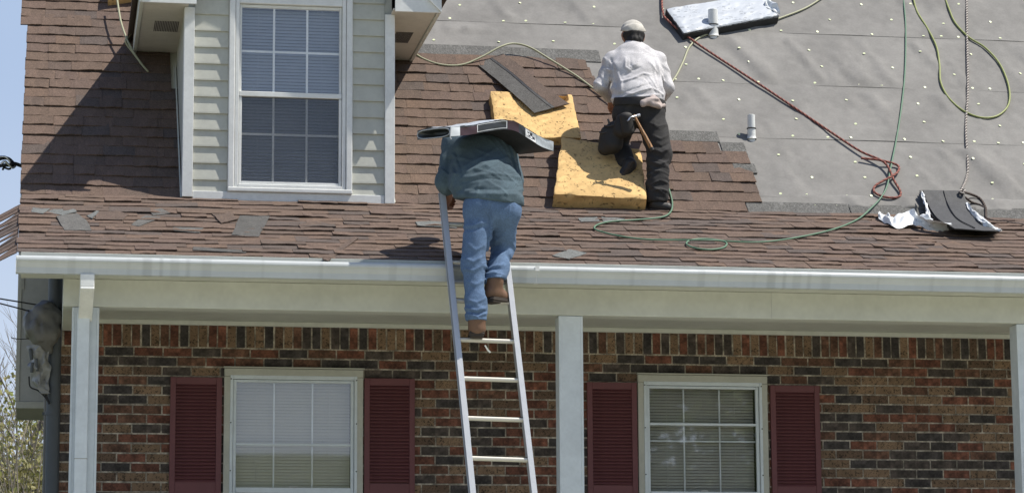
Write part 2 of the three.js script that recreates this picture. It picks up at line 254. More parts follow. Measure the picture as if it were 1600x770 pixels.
// openings measured on the wall
const wins = [[349, 567, 576.5, 770], [997, 1200, 586.5, 770]].map(([a, b, t]) => ({ x0: onZ(a, 640, 0.02).x, x1: onZ(b, 640, 0.02).x, y1: onZ((a + b) / 2, t, 0.02).y, y0: 0.95 }));
const shuts = [[265, 346, 589, 0], [569, 648, 591, 1], [918, 996, 597, 2], [1205, 1282, 602, 3]].map(([a, b, t]) => ({ x0: onZ(a, 640, 0.03).x, x1: onZ(b, 640, 0.03).x, y1: onZ((a + b) / 2, t, 0.03).y, y0: 0.93 }));
{
  const [a, b] = wins, Z0 = -0.2, Z1 = -0.0035, tp = 2.66, i = 0.03;
  const wall = mesh('brick_wall', [box(WX0 + 0.01, a.x0 + i, 0, tp, Z0, Z1), box(a.x1 - i, b.x0 + i, 0, tp, Z0, Z1), box(b.x1 - i, WX1, 0, tp, Z0, Z1), box(a.x0 + i, a.x1 - i, a.y1 - i, tp, Z0, Z1), box(b.x0 + i, b.x1 - i, b.y1 - i, tp, Z0, Z1), box(a.x0 + i, a.x1 - i, 0, a.y0, Z0, Z1), box(b.x0 + i, b.x1 - i, 0, b.y0, Z0, Z1)], M.mortar, house);
  const forms = [0, 1, 2, 3, 4, 5, 6, 7, 8, 9].map(() => {
    const g = new RoundedBoxGeometry(1, 0.0605, 0.03, 1, 0.004), p = g.attributes.position, k = rnd() * 50;
    for (let q = 0; q < p.count; q++) { const z = p.getZ(q); p.setXYZ(q, p.getX(q), p.getY(q) + 0.0016 * noise3(p.getX(q) * 5 + k, p.getY(q) * 20, 1), z + (z > 0 ? 0.0022 * noise3(p.getX(q) * 4 + k, p.getY(q) * 30, 5) : 0)); }
    g.computeVertexNormals(); const m = metreUV(g), uv = m.attributes.uv; for (let q = 0; q < uv.count; q++) uv.setXY(q, uv.getX(q) * 0.22 + k, uv.getY(q) + k * 1.7);
    return m;
  });
  const spots = [];
  const RH = 0.0724, y0 = 2.467;
  const inside = (x, y, o, m) => x[0] > o.x0 + m && x[1] < o.x1 - m && y < o.y1 - 0.03;
  for (let k = 0; k < 34; k++) {
    const y = y0 - RH * (k + 0.5) - 0.0; if (y < 0.04) break;
    let x = WX0 + (k % 2 ? 0 : -0.109) + rr(-0.006, 0.006);
    for (; x < WX1; x += 0.218) {
      let c0 = Math.max(WX0, x), c1 = Math.min(x + 0.2075, WX1); if (c1 - c0 < 0.03) continue;
      const segs = [[c0, c1]];
      for (const w of wins) if (y < w.y1 - 0.01 && y > w.y0 - 0.08) for (let s = segs.length - 1; s >= 0; s--) {     // cut at the openings
        const [p, q] = segs[s]; if (q < w.x0 + 0.02 || p > w.x1 - 0.02) continue;
        segs.splice(s, 1); if (p < w.x0 + 0.02) segs.push([p, w.x0 + 0.02]); if (q > w.x1 - 0.02) segs.push([w.x1 - 0.02, q]);
      }
      for (const s of segs) if (s[1] - s[0] > 0.02) { const hidden = shuts.some((o) => s[0] > o.x0 + 0.01 && s[1] < o.x1 - 0.01 && y < o.y1 - 0.03) || y < 1.38 || s[0] > 5.95; spots.push({ x: (s[0] + s[1]) / 2, y, w: s[1] - s[0], hidden }); }
    }
  }
  for (let x = WX0 + 0.03; x < WX1; x += 0.0715) spots.push({ x: x + 0.03, y: 2.571, w: 0.196, up: true, hidden: x > 5.95 });
  const shown = spots.filter((s) => !s.hidden).sort((p, q) => q.w * (q.up ? 0.98 : 1) - p.w * (p.up ? 0.98 : 1) + (q.y - p.y) * 0.0005), rest = {};
  let count = 0; const last = [3];
  const put = (s, solo) => {
    const r = rnd(); let c = s.up ? (r < 0.36 ? pick([0, 1, 2]) : r < 0.68 ? pick([3, 4]) : pick([5, 6, 7])) : (r < 0.34 ? pick([0, 1, 2]) : r < 0.66 ? pick([3, 4]) : pick([5, 6, 7]));
    const g = pick(forms), m = new THREE.Matrix4().makeRotationZ((s.up ? Math.PI / 2 : 0) + rr(-0.006, 0.006)).scale(V(s.w, 1, 1)).setPosition(s.x + (s.up ? rr(-.002, .002) : 0), s.y + rr(-.0015, .0015), -0.0145 + rr(-0.0015, 0.0025));
    if (solo) { const b = new THREE.Mesh(g, M.brick[c]); b.name = 'brick'; b.castShadow = b.receiveShadow = true; b.applyMatrix4(m); wall.add(b); } else (rest[c] ??= []).push(g.clone().applyMatrix4(m));
  };
  for (const s of shown) put(s, count++ < 300);
  for (const s of spots) if (s.hidden) put(s, false);
  for (const [c, l] of Object.entries(rest)) { const o = mesh('bricks', mergeGeometries(l), M.brick[c], wall, true); o.userData.kind = 'stuff'; }
}
// side and rest of the body of the house
mesh('side_wall', [box(WX0 + 0.012, WX0 + 0.2, 0, 3.4, -7, -0.21), box(8.2, WX1, 0, 3.4, -7, -0.21), box(WX0, WX1, 0, 3.4, -7.2, -7)], M.mortar, house);
mesh('corner_board', box(WX0 - 0.05, WX0 - 0.002, 0.02, 2.66, -0.12, 0.02, 0.004), M.trim, house);
mesh('inner_ceiling', box(WX0 + 0.2, 8.2, 2.7, 2.75, -6.9, -0.2), M.room, house);
// porch: floor, ceiling, frieze, beam, columns, soffit, fascia, gutter
const CZ = 1.36;
mesh('porch_floor', box(WX0 - 0.1, WX1, -0.2, 0.16, 0.0, 1.75, 0.01), M.concrete, house);
mesh('porch_ceiling', box(WX0 + 0.05, WX1, 2.672, 2.70, 0.002, CZ - 0.16), M.cream, house);
mesh('frieze_board', box(WX0 - 0.01, WX1, 2.636, 2.671, -0.004, 0.03, 0.005), M.cream, house);
const beamY = 2.572, BX0 = onZ(97, 478, CZ).x;
mesh('beam', [box(BX0, WX1, beamY, 2.768, CZ - 0.15, CZ, 0.006)], M.cream, house);
mesh('beam', [box(BX0, BX0 + 0.14, beamY + 0.003, 2.766, 0.035, CZ - 0.153, 0.006)], M.cream, house);
{ const jx = onZ(1206, 475, CZ).x; mesh('beam_joint', box(jx - 0.0012, jx + 0.0012, beamY + 0.004, 2.766, CZ - 0.01, CZ + 0.0008), M.grey, house); }
for (const [a, b, y] of [[113, 153, 482], [874.3, 909.5, 505], [1591, 1627, 520]]) {
  const x0 = onZ(a, y, CZ - 0.01).x, x1 = onZ(b, y, CZ - 0.01).x;
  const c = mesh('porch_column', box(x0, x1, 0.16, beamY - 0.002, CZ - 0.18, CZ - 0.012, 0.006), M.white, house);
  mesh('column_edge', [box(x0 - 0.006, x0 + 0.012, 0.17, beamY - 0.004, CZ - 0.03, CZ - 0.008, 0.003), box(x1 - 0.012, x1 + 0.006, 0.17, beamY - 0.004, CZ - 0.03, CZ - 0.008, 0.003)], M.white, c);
}
const SX0 = -1.845;
mesh('porch_soffit', [box(BX0 + 0.002, WX1, 2.769, 2.785, -0.2, 1.64), box(SX0, BX0 + 0.001, 2.769, 2.785, 1.33, 1.64)], M.cream, house);
mesh('fascia', [box(SX0, WX1, 2.75, 2.90, 1.641, 1.662, 0.003)], M.cream, house);
{ // gutter: an ogee profile swept along the eave
  const s = new THREE.Shape(), pts = [[1.664, 2.745], [1.72, 2.745], [1.724, 2.785], [1.742, 2.815], [1.755, 2.828], [1.757, 2.836], [1.755, 2.848], [1.749, 2.858], [1.738, 2.864], [1.738, 2.855], [1.748, 2.853], [1.748, 2.832], [1.736, 2.818], [1.716, 2.788], [1.714, 2.752], [1.672, 2.752], [1.672, 2.87], [1.664, 2.87]];
  pts.forEach(([z, y], i) => i ? s.lineTo(-z, y) : s.moveTo(-z, y)); s.closePath();
  const seg = (x0, x1) => new THREE.ExtrudeGeometry(s, { depth: x1 - x0, bevelEnabled: false }).rotateY(Math.PI / 2).translate(x0, 0, 0);
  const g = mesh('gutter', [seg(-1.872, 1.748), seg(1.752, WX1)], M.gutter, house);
  mesh('end_cap', box(-1.876, -1.8722, 2.745, 2.862, 1.664, 1.755), M.vinyl, g);
  mesh('gutter_joint', [box(1.735, 1.765, 2.743, 2.7449, 1.67, 1.72), box(1.735, 1.765, 2.8275, 2.8635, 1.7552, 1.7585)], M.vinyl, g);
}
{ // downspout with its elbow
  const x0 = onZ(124, 440, 1.7).x, x1 = onZ(146.5, 440, 1.7).x, w = x1 - x0, cx = (x0 + x1) / 2;
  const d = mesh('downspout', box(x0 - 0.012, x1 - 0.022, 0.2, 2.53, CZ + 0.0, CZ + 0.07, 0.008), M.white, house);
  mesh('outlet', box(x0, x1, 2.655, 2.746, 1.672, 1.735, 0.006), M.vinyl, d);
  const e = new THREE.BoxGeometry(w, 0.40, 0.066, 1, 1, 1), a = V(cx, 2.66, 1.703), b = V(cx - 0.006, 2.50, CZ + 0.04), Y = a.clone().sub(b).normalize();
  mesh('elbow', framed(new RoundedBoxGeometry(w * 0.99, a.distanceTo(b) + 0.05, 0.066, 1, 0.006), a.clone().add(b).multiplyScalar(0.5), V(1, 0, 0), Y, V(1, 0, 0).cross(Y)), M.vinyl, d);
  const ribs = []; for (let k = 0; k < 5; k++) ribs.push(framed(new THREE.BoxGeometry(0.004, 0.05, 0.004), a.clone().addScaledVector(Y, -0.03).addScaledVector(V(1, 0, 0).cross(Y), 0.034).add(V((k - 2) * 0.016, 0, 0)), V(1, 0, 0), Y, V(1, 0, 0).cross(Y)));
  mesh('crimp', ribs, M.vinyl, d);
  mesh('joint', box(x0 - 0.013, x1 - 0.021, 1.50, 1.506, CZ - 0.0, CZ + 0.0715), M.grey, d);
}
// windows on the porch
function blinds(parent, x0, x1, y0, y1, z, mat, pitch, tilt) {
  const g = metreUV(new THREE.BoxGeometry(x1 - x0, 0.0016, pitch * 1.12).rotateX(tilt));
  for (let y = y1 - 0.02; y > y0; y -= pitch) { const s = new THREE.Mesh(g, mat); s.name = 'blind_slat'; s.position.set((x0 + x1) / 2, y, z); s.rotation.x = rr(-0.03, 0.03); s.rotation.z = rr(-0.0012, 0.0012); s.castShadow = s.receiveShadow = true; parent.add(s); }
  for (const t of [0.18, 0.82]) mesh('blind_cord', box(lerp(x0, x1, t) - 0.0015, lerp(x0, x1, t) + 0.0015, y0, y1, z + pitch * 0.6, z + pitch * 0.6 + 0.002), mat, parent);
}
wins.forEach((w, i) => {
  const { x0, x1, y0, y1 } = w, t = 0.052, win = mesh('window', [box(x0, x0 + t, y0, y1 - 0.06, -0.05, 0.03, 0.006), box(x1 - t, x1, y0, y1 - 0.06, -0.05, 0.03, 0.006), box(x0, x1, y1 - 0.06, y1, -0.05, 0.034, 0.006), box(x0 - 0.02, x1 + 0.02, y0 - 0.05, y0, -0.05, 0.05, 0.006)], M.trim, house);
  mesh('drip_cap', box(x0 - 0.006, x1 + 0.008, y1 + 0.0015, y1 + 0.012, -0.01, 0.045, 0.003), M.trim, win);
  const f0 = x0 + t - 0.006, f1 = x1 - t + 0.006, ft = y1 - 0.052, fr = (a, b, c, d, z0, z1) => box(a, b, c, d, z0, z1, 0.004);
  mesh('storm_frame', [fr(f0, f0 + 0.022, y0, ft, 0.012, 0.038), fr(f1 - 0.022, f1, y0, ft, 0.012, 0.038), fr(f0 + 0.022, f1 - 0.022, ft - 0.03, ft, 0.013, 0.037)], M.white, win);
  const s0 = f0 + 0.024, s1 = f1 - 0.024, st = ft - 0.032, mid = onZ(0.5 * (i ? 2180 : 916), i ? 663 : 695, 0.01).y, bot = onZ(i ? 1095 : 455, i ? 768 : 762, 0.01).y;
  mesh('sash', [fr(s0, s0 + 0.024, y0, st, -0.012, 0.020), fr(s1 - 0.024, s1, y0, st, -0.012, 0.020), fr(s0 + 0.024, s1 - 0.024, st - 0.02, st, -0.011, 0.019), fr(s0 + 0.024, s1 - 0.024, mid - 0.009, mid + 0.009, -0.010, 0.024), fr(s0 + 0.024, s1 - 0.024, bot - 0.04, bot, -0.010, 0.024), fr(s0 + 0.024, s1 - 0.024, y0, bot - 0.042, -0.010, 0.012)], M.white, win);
  const mu = []; for (const k of [1, 2]) { const x = lerp(s0 + 0.02, s1 - 0.02, k / 3); mu.push(box(x - 0.006, x + 0.006, bot, st - 0.02, -0.036, -0.028)); }
  if (i) { const y = onZ(1095, 689.5, -0.03).y; mu.push(box(s0 + 0.02, s1 - 0.02, y - 0.006, y + 0.006, -0.0355, -0.0285)); }
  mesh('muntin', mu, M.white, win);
  mesh('pane', box(s0 + 0.02, s1 - 0.02, mid + 0.006, st - 0.015, 0.004, 0.007), M.glass, win); mesh('pane', box(s0 + 0.02, s1 - 0.02, bot - 0.003, mid - 0.006, 0.010, 0.013), M.glass, win);
  blinds(win, s0 + 0.022, s1 - 0.022, bot - 0.03, st, -0.075, M.blind, 0.0235, i ? 0.95 : 1.05);
  const bolts = []; for (const y of [ft - 0.03, ft - 0.36, ft - 0.72]) for (const x of [f0 + 0.006, f1 - 0.006]) bolts.push(new THREE.CylinderGeometry(0.005, 0.005, 0.004, 8).rotateX(Math.PI / 2).translate(x, y, 0.04));
  mesh('clip', bolts, M.dark, win);
  mesh('lock', box((s0 + s1) / 2 - 0.03, (s0 + s1) / 2 + 0.03, bot, bot + 0.012, 0.014, 0.03, 0.004), M.grey, win);
  mesh('reveal', [box(x0 - 0.03, x0 + 0.03, y0, y1, -0.6, -0.201), box(x1 - 0.03, x1 + 0.03, y0, y1, -0.6, -0.201), box(x0 + 0.03, x1 - 0.03, y1 - 0.03, y1, -0.6, -0.201), box(x0 + 0.03, x1 - 0.03, y0 - 0.04, y0, -0.6, -0.201), box(x0 - 0.03, x1 + 0.03, y0 - 0.04, y1, -0.62, -0.601)], M.room, win);
});
// shutters with louvres
{
  const z0 = 0.002, z1 = 0.030;
  shuts.forEach(({ x0, x1, y0, y1 }, i) => {
    const w = x1 - x0, sx = 0.042, top = 0.055, split = onZ(300, 753, 0.02).y;
    const s = mesh('shutter', [box(x0, x0 + sx, y0, y1, z0, z1, 0.003), box(x1 - sx, x1, y0, y1, z0, z1, 0.003), box(x0 + sx, x1 - sx, y1 - top, y1, z0, z1 - 0.002, 0.003), box(x0 + sx, x1 - sx, split - 0.10, split, z0, z1 - 0.002, 0.003), box(x0 + sx, x1 - sx, y0, y0 + top, z0, z1 - 0.002, 0.003), box(x0 + 0.01, x1 - 0.01, y0 + 0.01, y1 - 0.01, z0 + 0.0005, z0 + 0.004)], M.shutter, house);
    const g = metreUV(new RoundedBoxGeometry(w - 2 * sx, 0.030, 0.006, 1, 0.002).rotateX(-0.75));
    for (let y = y1 - top - 0.012; y > 1.36; y -= 0.0262) if (y > split + 0.004 || y < split - 0.11) { const l = new THREE.Mesh(g, M.shutter); l.name = 'slat'; l.position.set((x0 + x1) / 2, y, z0 + 0.014); l.castShadow = l.receiveShadow = true; s.add(l); }
  });
}
// side bay at the left end, seen below the gutter
{
  const z = -0.5, p0 = onZ(24, 560, z), p1 = onZ(82, 560, z), yb = onZ(50, 627, z).y, x0 = onZ(27, 540, z).x;
  const b = mesh('side_bay', [box(x0, WX0 - 0.0, yb, 3.3, z - 0.9, z, 0.003)], M.grey, house);
  mesh('corner_strip', box(x0 - 0.012, x0 + 0.018, yb, 3.3, z - 0.03, z + 0.008, 0.003), M.trim, b);
  mesh('bottom_trim', box(x0 - 0.008, WX0 - 0.02, yb - 0.055, yb - 0.001, z - 0.9, z + 0.012, 0.004), M.trim, b);
  mesh('top_trim', box(x0 + 0.02, x0 + 0.032, onZ(40, 452, z).y, 3.2, z + 0.001, z + 0.012), M.trim, b);
}
// ---------------------------------------------------------------- roofs
const RX0 = -1.885;
// one tab: unit wide, e long up the slope, thicker at its lower edge
const TAB = 0.1363;
const tabForms = [0, 1, 2, 3, 4, 5, 6].map((q) => {
  const n = 5, L = TAB + 0.05, pos = [], idx = [], uv = [], k = q * 7.3;
  const T = (t) => 0.0085 + 0.0022 * noise3(t * 3 + k, 0, 2) + (q > 4 ? 0.005 * Math.max(-0.3, noise3(t * 2 + k, 4, 0)) : 0), E = (t) => 0.004 * noise3(t * 4 + k, 9, 1), Bt = (t) => Math.max(0.0005, T(t) - 0.006);
  const add = (x, y, z) => { pos.push(x, y, z); uv.push(x * 0.22 + k, y + k * 0.37); return pos.length / 3 - 1; };
  for (let i = 0; i < n; i++) {
    const a = i / n, b = (i + 1) / n, xa = a - 0.5, xb = b - 0.5;
    const face = (l) => { const [p, q2, r, s] = l.map((v) => add(...v)); idx.push(p, q2, r, p, r, s); };
    face([[xa, E(a), T(a)], [xb, E(b), T(b)], [xb, L, 0.002], [xa, L, 0.002]]);
    face([[xa, E(a), Bt(a)], [xb, E(b), Bt(b)], [xb, E(b), T(b)], [xa, E(a), T(a)]]);
    face([[xb, E(b), Bt(b)], [xa, E(a), Bt(a)], [xa, L, -0.002], [xb, L, -0.002]]);
    if (!i) face([[xa, L, 0.002], [xa, L, -0.002], [xa, E(a), Bt(a)], [xa, E(a), T(a)]]);
    if (i === n - 1) face([[xb, E(b), T(b)], [xb, E(b), Bt(b)], [xb, L, -0.002], [xb, L, 0.002]]);
  }
  const g = new THREE.BufferGeometry(); g.setAttribute('position', new THREE.Float32BufferAttribute(pos, 3)); g.setAttribute('uv', new THREE.Float32BufferAttribute(uv, 2)); g.setIndex(idx);
  const f = g.toNonIndexed(); f.computeVertexNormals(); return f;
});
function layTabs(parent, U, N, spots, limit) {
  spots.forEach((s, i) => { s.big = i; });
  const keep = new Set([...spots].sort((p, q) => (q.rank ?? 0) - (p.rank ?? 0) || q.w - p.w).slice(0, limit)), rest = {};
  for (const s of spots) {
    const m = new THREE.Matrix4(), X = V(1, 0, 0).addScaledVector(N, s.roll ?? 0).addScaledVector(U, s.skew ?? 0).normalize(), Z = X.clone().cross(U).normalize(), Y = Z.clone().cross(X);
    m.makeBasis(X.multiplyScalar(s.w), Y.multiplyScalar(s.len ?? 1), Z.multiplyScalar(s.thick ?? 1)).setPosition(V(s.x, SEAM, 0).addScaledVector(U, s.v).addScaledVector(N, (s.lift ?? 0) + 0.0045));
    const g = pick(tabForms), mat = s.mat;
    if (keep.has(s)) { const o = new THREE.Mesh(g, mat); o.name = 'shingle'; o.castShadow = o.receiveShadow = true; o.matrixAutoUpdate = true; o.applyMatrix4(m); parent.add(o); }
    else { const k = M.shingle.indexOf(mat); (rest[k] ??= []).push(g.clone().applyMatrix4(m)); }
  }
  for (const [k, l] of Object.entries(rest)) { const o = mesh('shingles', mergeGeometries(l), M.shingle[k] ?? M.shingle[0], parent, true); o.userData.kind = 'stuff'; }
}
const tone = () => { const r = rnd(); return M.shingle[r < 0.28 ? 0 : r < 0.5 ? 1 : r < 0.66 ? 2 : r < 0.78 ? 3 : r < 0.88 ? 4 : 5]; };
const slabOn = (U, N, x0, x1, v0, v1, n0, n1) => framed(new THREE.BoxGeometry(x1 - x0, v1 - v0, n1 - n0), V((x0 + x1) / 2, SEAM, 0).addScaledVector(U, (v0 + v1) / 2).addScaledVector(N, (n0 + n1) / 2), V(1, 0, 0), U, N);
const RIDGE = 4.9, dxAt = (px, py) => roofAt(px, py, 0).x;
const mainRoof = mesh('main_roof', [slabOn(upU, upN, RX0 + 0.03, 8.5, 0.07, RIDGE, -0.06, -0.002)], M.cream, house);
mesh('rake_board', slabOn(upU, upN, RX0 + 0.005, RX0 + 0.029, -0.0, RIDGE, -0.15, -0.003), M.white, mainRoof);
mesh('roof_back', framed(new THREE.BoxGeometry(10.4, RIDGE, 0.06), V(3.3, SEAM + RIDGE * 0.7071 - RIDGE * 0.7071 / 2, -RIDGE * 0.7071 * 1.5 - 0.02), V(1, 0, 0), V(0, -sin(UPA), -cos(UPA)), V(0, cos(UPA), -sin(UPA))), M.starter, mainRoof);
mesh('gable', (() => { const s = new THREE.Shape(); const h = RIDGE * 0.7071; s.moveTo(0.25, 3.3); s.lineTo(0.25, SEAM + 0.08); s.lineTo(h, SEAM + h - 0.15); s.lineTo(h * 2, SEAM - 0.1); s.lineTo(h * 2, 3.3); s.closePath(); return new THREE.ExtrudeGeometry(s, { depth: 0.1, bevelEnabled: false }).rotateY(Math.PI / 2).translate(WX0 + 0.01, 0, 0); })(), M.grey, mainRoof);
const porchRoof = mesh('porch_roof', [slabOn(loU, loN, SX0 + 0.02, 8.5, -1.80, 0.0, -0.035, -0.002)], M.cream, house);
const wob = (x, k) => 0.004 + 0.0055 * noise3(x * 1.9, k * 3.1, 4) + 0.003 * noise3(x * 5, k * 2.3, 8);
{ // main roof courses: left of the dormer, and right of it up to the stepped edge of the finished work
  const spots = [], EX = 0.1363, dx = (px, py) => roofAt(px, py, 0).x;
  const limit = (k) => k === 0 ? dx(1166, 326) : k <= 5 ? lerp(dx(1190, 316), dx(1170, 250), (k - 1) / 4) : k === 6 ? dx(1126, 238) : k < 9 ? dx(1046, 220) : dx(lerp(962, 937, (k - 9) / 7), 190);
  const run = (k, x0, x1) => {
    let x = x0; const side = k * 1.3;
    while (x < x1 - 0.02) {
      let w = Math.min(rr(0.15, 0.25), x1 - x); if (x1 - x - w < 0.06) w = x1 - x;
      const a = wob(x, k), b = wob(x + w, k);
      spots.push({ x: x + w / 2, w: w * 0.996, v: k * EX - 0.004 + rr(-0.002, 0.002), rank: k > 23 ? -1 : 0, lift: (a + b) / 2 - 0.003 + (rnd() < 0.35 ? 0.003 : 0), roll: (b - a) / w, len: 1, thick: 1.65, mat: tone() });
      x += w;
    }
  };
  for (let k = 0; k < 36; k++) {
    let left = RX0; if (k >= 18 && k < 20) left -= 0.055; if (k === 20) left -= 0.05; if (k >= 21 && k < 23) left -= 0.115;
    run(k, left + rr(-0.004, 0.004), k < 11 ? -0.66 : k < 19 ? -0.72 : -0.75);
    if (k <= 15) run(k, 0.93, limit(k));
  }
  layTabs(mainRoof, upU, upN, spots, 300);
  // dark starter strips along the open edges
  const st = (x0, x1, v0, v1, n) => mesh('starter_strip', slabOn(upU, upN, x0, x1, v0, v1, 0.0045, n), M.starter, mainRoof);
  st(dx(1166, 326) + 0.01, 2.0 + 2.6, 0.004, 0.15, 0.0105); st(4.61, 8.3, 0.0, 0.147, 0.0105);
  st(0.95, dx(800, 85), 2.184, 2.376, 0.011); st(dx(800, 85) + 0.002, dx(936, 85), 2.184, 2.372, 0.0105);
  st(dx(1000, 213), dx(1122, 213), 1.0, 1.152, 0.011); st(dx(1127, 230), dx(1165, 232), 0.817, 0.998, 0.0105);
  st(dx(1146, 262), dx(1180, 262), 4.05 * EX, 5.0 * EX, 0.0165);
}
{ // grey underlayment in five overlapping strips, gently wrinkled, with its nail caps
  const edges = [0.10, 0.242, 1.09, 1.93, 2.785, 3.64, RIDGE];
  const nearX = (v) => { const k = Math.floor(v / 0.1363); return k < 1 ? dxAt(1170, 326) : k < 6 ? dxAt(1192, 280) : k < 7 ? dxAt(1168, 235) : k < 9 ? dxAt(1125, 215) : k < 18 ? dxAt(966, 150) : 1.0; };
  const bump0 = (x, v, i) => 0.010 * Math.max(0, fbm(x * 2.2 + i * 5, v * 1.2, 3)) * 2 + (v - edges[i] < 0.75 ? 0.065 * Math.max(0, fbm((x + v * 0.3) * 4.2, v * 0.8 + i * 3, 1) - 0.08) * (i % 2 ? 1.5 : 0.8) : 0);
  const open = (x, v) => Math.min(1, Math.max(0, (x - nearX(Math.max(0, v - 0.16)) - 0.04) * 5, 0)) * Math.min(1, Math.max(0, (x - nearX(v) - 0.04) * 5)), bump = (x, v, i) => bump0(x, v, i) * open(x, v);
  for (let i = 0; i < edges.length - 1; i++) {
    const x0 = 0.96, x1 = 8.45, v0 = edges[i], v1 = Math.min(RIDGE, edges[i + 1] + 0.05), nx = 240, nv = 22, g = new THREE.PlaneGeometry(1, 1, nx, nv), p = g.attributes.position, uv = g.attributes.uv;
    for (let q = 0; q < p.count; q++) {
      const a = p.getX(q) + 0.5, b = p.getY(q) + 0.5, x = lerp(x0, x1, a), edge = Math.min(1, b * 8, (1 - b) * 6);
      const v = lerp(v0, v1, b) + (b < 0.02 ? 0.006 * noise3(x * 0.8, i, 2) - 0.004 * (x - 3) * 0 : 0), h = 0.0008 + 0.0018 * (1 - b) + 0.85 * bump(x, v, i) * edge + (b < 0.03 ? 0.004 * Math.max(0, noise3(x * 2.1, i * 4, 7)) * open(x, v) : 0);
      const w = V(x, SEAM, 0).addScaledVector(upU, v).addScaledVector(upN, h); p.setXYZ(q, w.x, w.y, w.z); uv.setXY(q, x + i * 0.37, v);
    }
    g.computeVertexNormals(); const s = mesh('felt_strip', g, M.felt, mainRoof, true);
    mesh('lap_edge', slabOn(upU, upN, x0, x1, v0 - 0.002, v0 + 0.0005, 0.0002, 0.0022), M.lap, s);
  }
  const cap = new THREE.CylinderGeometry(0.0115, 0.0125, 0.003, 10), l = [];
  const q = new THREE.Quaternion().setFromUnitVectors(V(0, 1, 0), upN);
    const nail = (x, v, h = 0.007) => { if (x < nearX(v) + 0.03) return; const c = cap.clone().applyQuaternion(q.clone().multiply(new THREE.Quaternion().setFromEuler(new THREE.Euler(rr(-.25, .25), 0, rr(-.25, .25))))); const w = V(x, SEAM, 0).addScaledVector(upU, v).addScaledVector(upN, h); l.push(c.translate(w.x, w.y, w.z)); };
  for (let i = 0; i < edges.length - 1; i++) {
    for (let x = 1.1 + rnd() * 0.2; x < 7.4; x += rr(0.16, 0.5)) nail(x + rr(-.03, .03), edges[i] + 0.03 + rr(-0.006, 0.012));
    for (const f of i ? [0.34, 0.66] : []) for (let x = 1.1 + rnd() * 0.3 + (f > 0.5 ? 0.25 : 0); x < 7.4; x += rr(0.42, 0.68)) nail(x, edges[i] + 0.87 * f + rr(-0.05, 0.05), 0.006 + bump(x, edges[i] + 0.87 * f, i) * 0.85);
  }
  const o = mesh('cap_nails', mergeGeometries(l), M.cap, mainRoof, true); o.userData.kind = 'stuff';
}
{ // porch roof courses
  const spots = [], EX = 0.1125;
  for (let k = 0; k < 16; k++) {
    let x = RX0 + 0.01 + rr(-0.01, 0.006);
    while (x < 8.4) {
      const w = rr(0.17, 0.36), a = wob(x, k + 40), b = wob(x + w, k + 40);
      spots.push({ rank: x > 5.9 ? -1 : 0, x: x + w / 2, w: w * 0.997, v: -1.79 + k * EX + rr(-0.003, 0.003), lift: (a + b) / 2 + (rnd() < 0.2 ? 0.003 : 0), roll: (b - a) / w, skew: rr(-0.008, 0.008), thick: rr(1.0, 1.8), mat: tone() });
      x += w;
    }
  }
  layTabs(porchRoof, loU, loN, spots, 300);
  // untrimmed shingle ends that sag past the rake
  for (let k = 0; k < 13; k++) {
    const n = 8, L = rr(0.24, 0.36), pos = [], idx = [], uv = [], gap = [-0.03, 0.05, -0.03, -0.03, 0.07, 0.06, -0.03, -0.03, 0.055, -0.03, 0.075, -0.03, -0.03][k], dr = 0.56 + 0.06 * noise3(k * 2.7, 3, 1);
    for (let side = 0; side < 2; side++) for (let i = 0; i <= n; i++) for (let j = 0; j < 2; j++) {
      const t = i / n, d = t * L, drop = -dr * d * (0.6 + 0.4 * Math.min(1, d / 0.05)), v = -1.79 + k * EX + (j ? 0.128 - (0.025 + gap) * Math.min(1, t * 2.2) : 0.006 * sin(k * 2 + t * 5));
      const w = V(RX0 + 0.012 - d, SEAM + drop, 0).addScaledVector(loU, v).addScaledVector(loN, 0.012 - side * 0.008 - j * 0.006); pos.push(w.x, w.y, w.z); uv.push(d, v);
    }
    const Q = (n + 1) * 2;
    for (let i = 0; i < n; i++) { const a = i * 2; idx.push(a, a + 2, a + 1, a + 1, a + 2, a + 3, Q + a, Q + a + 1, Q + a + 2, Q + a + 1, Q + a + 3, Q + a + 2, a, Q + a, a + 2, a + 2, Q + a, Q + a + 2, a + 1, a + 3, Q + a + 1, a + 3, Q + a + 3, Q + a + 1); }
    idx.push(2 * n, Q + 2 * n, 2 * n + 1, 2 * n + 1, Q + 2 * n, Q + 2 * n + 1);
    const g = new THREE.BufferGeometry(); g.setAttribute('position', new THREE.Float32BufferAttribute(pos, 3)); g.setAttribute('uv', new THREE.Float32BufferAttribute(uv, 2)); g.setIndex(idx);
    const f = g.toNonIndexed(); f.computeVertexNormals(); mesh('overhanging_shingle', f, pick([M.shingle[0], M.shingle[2], M.shingle[3]]), porchRoof, true);
  }
}
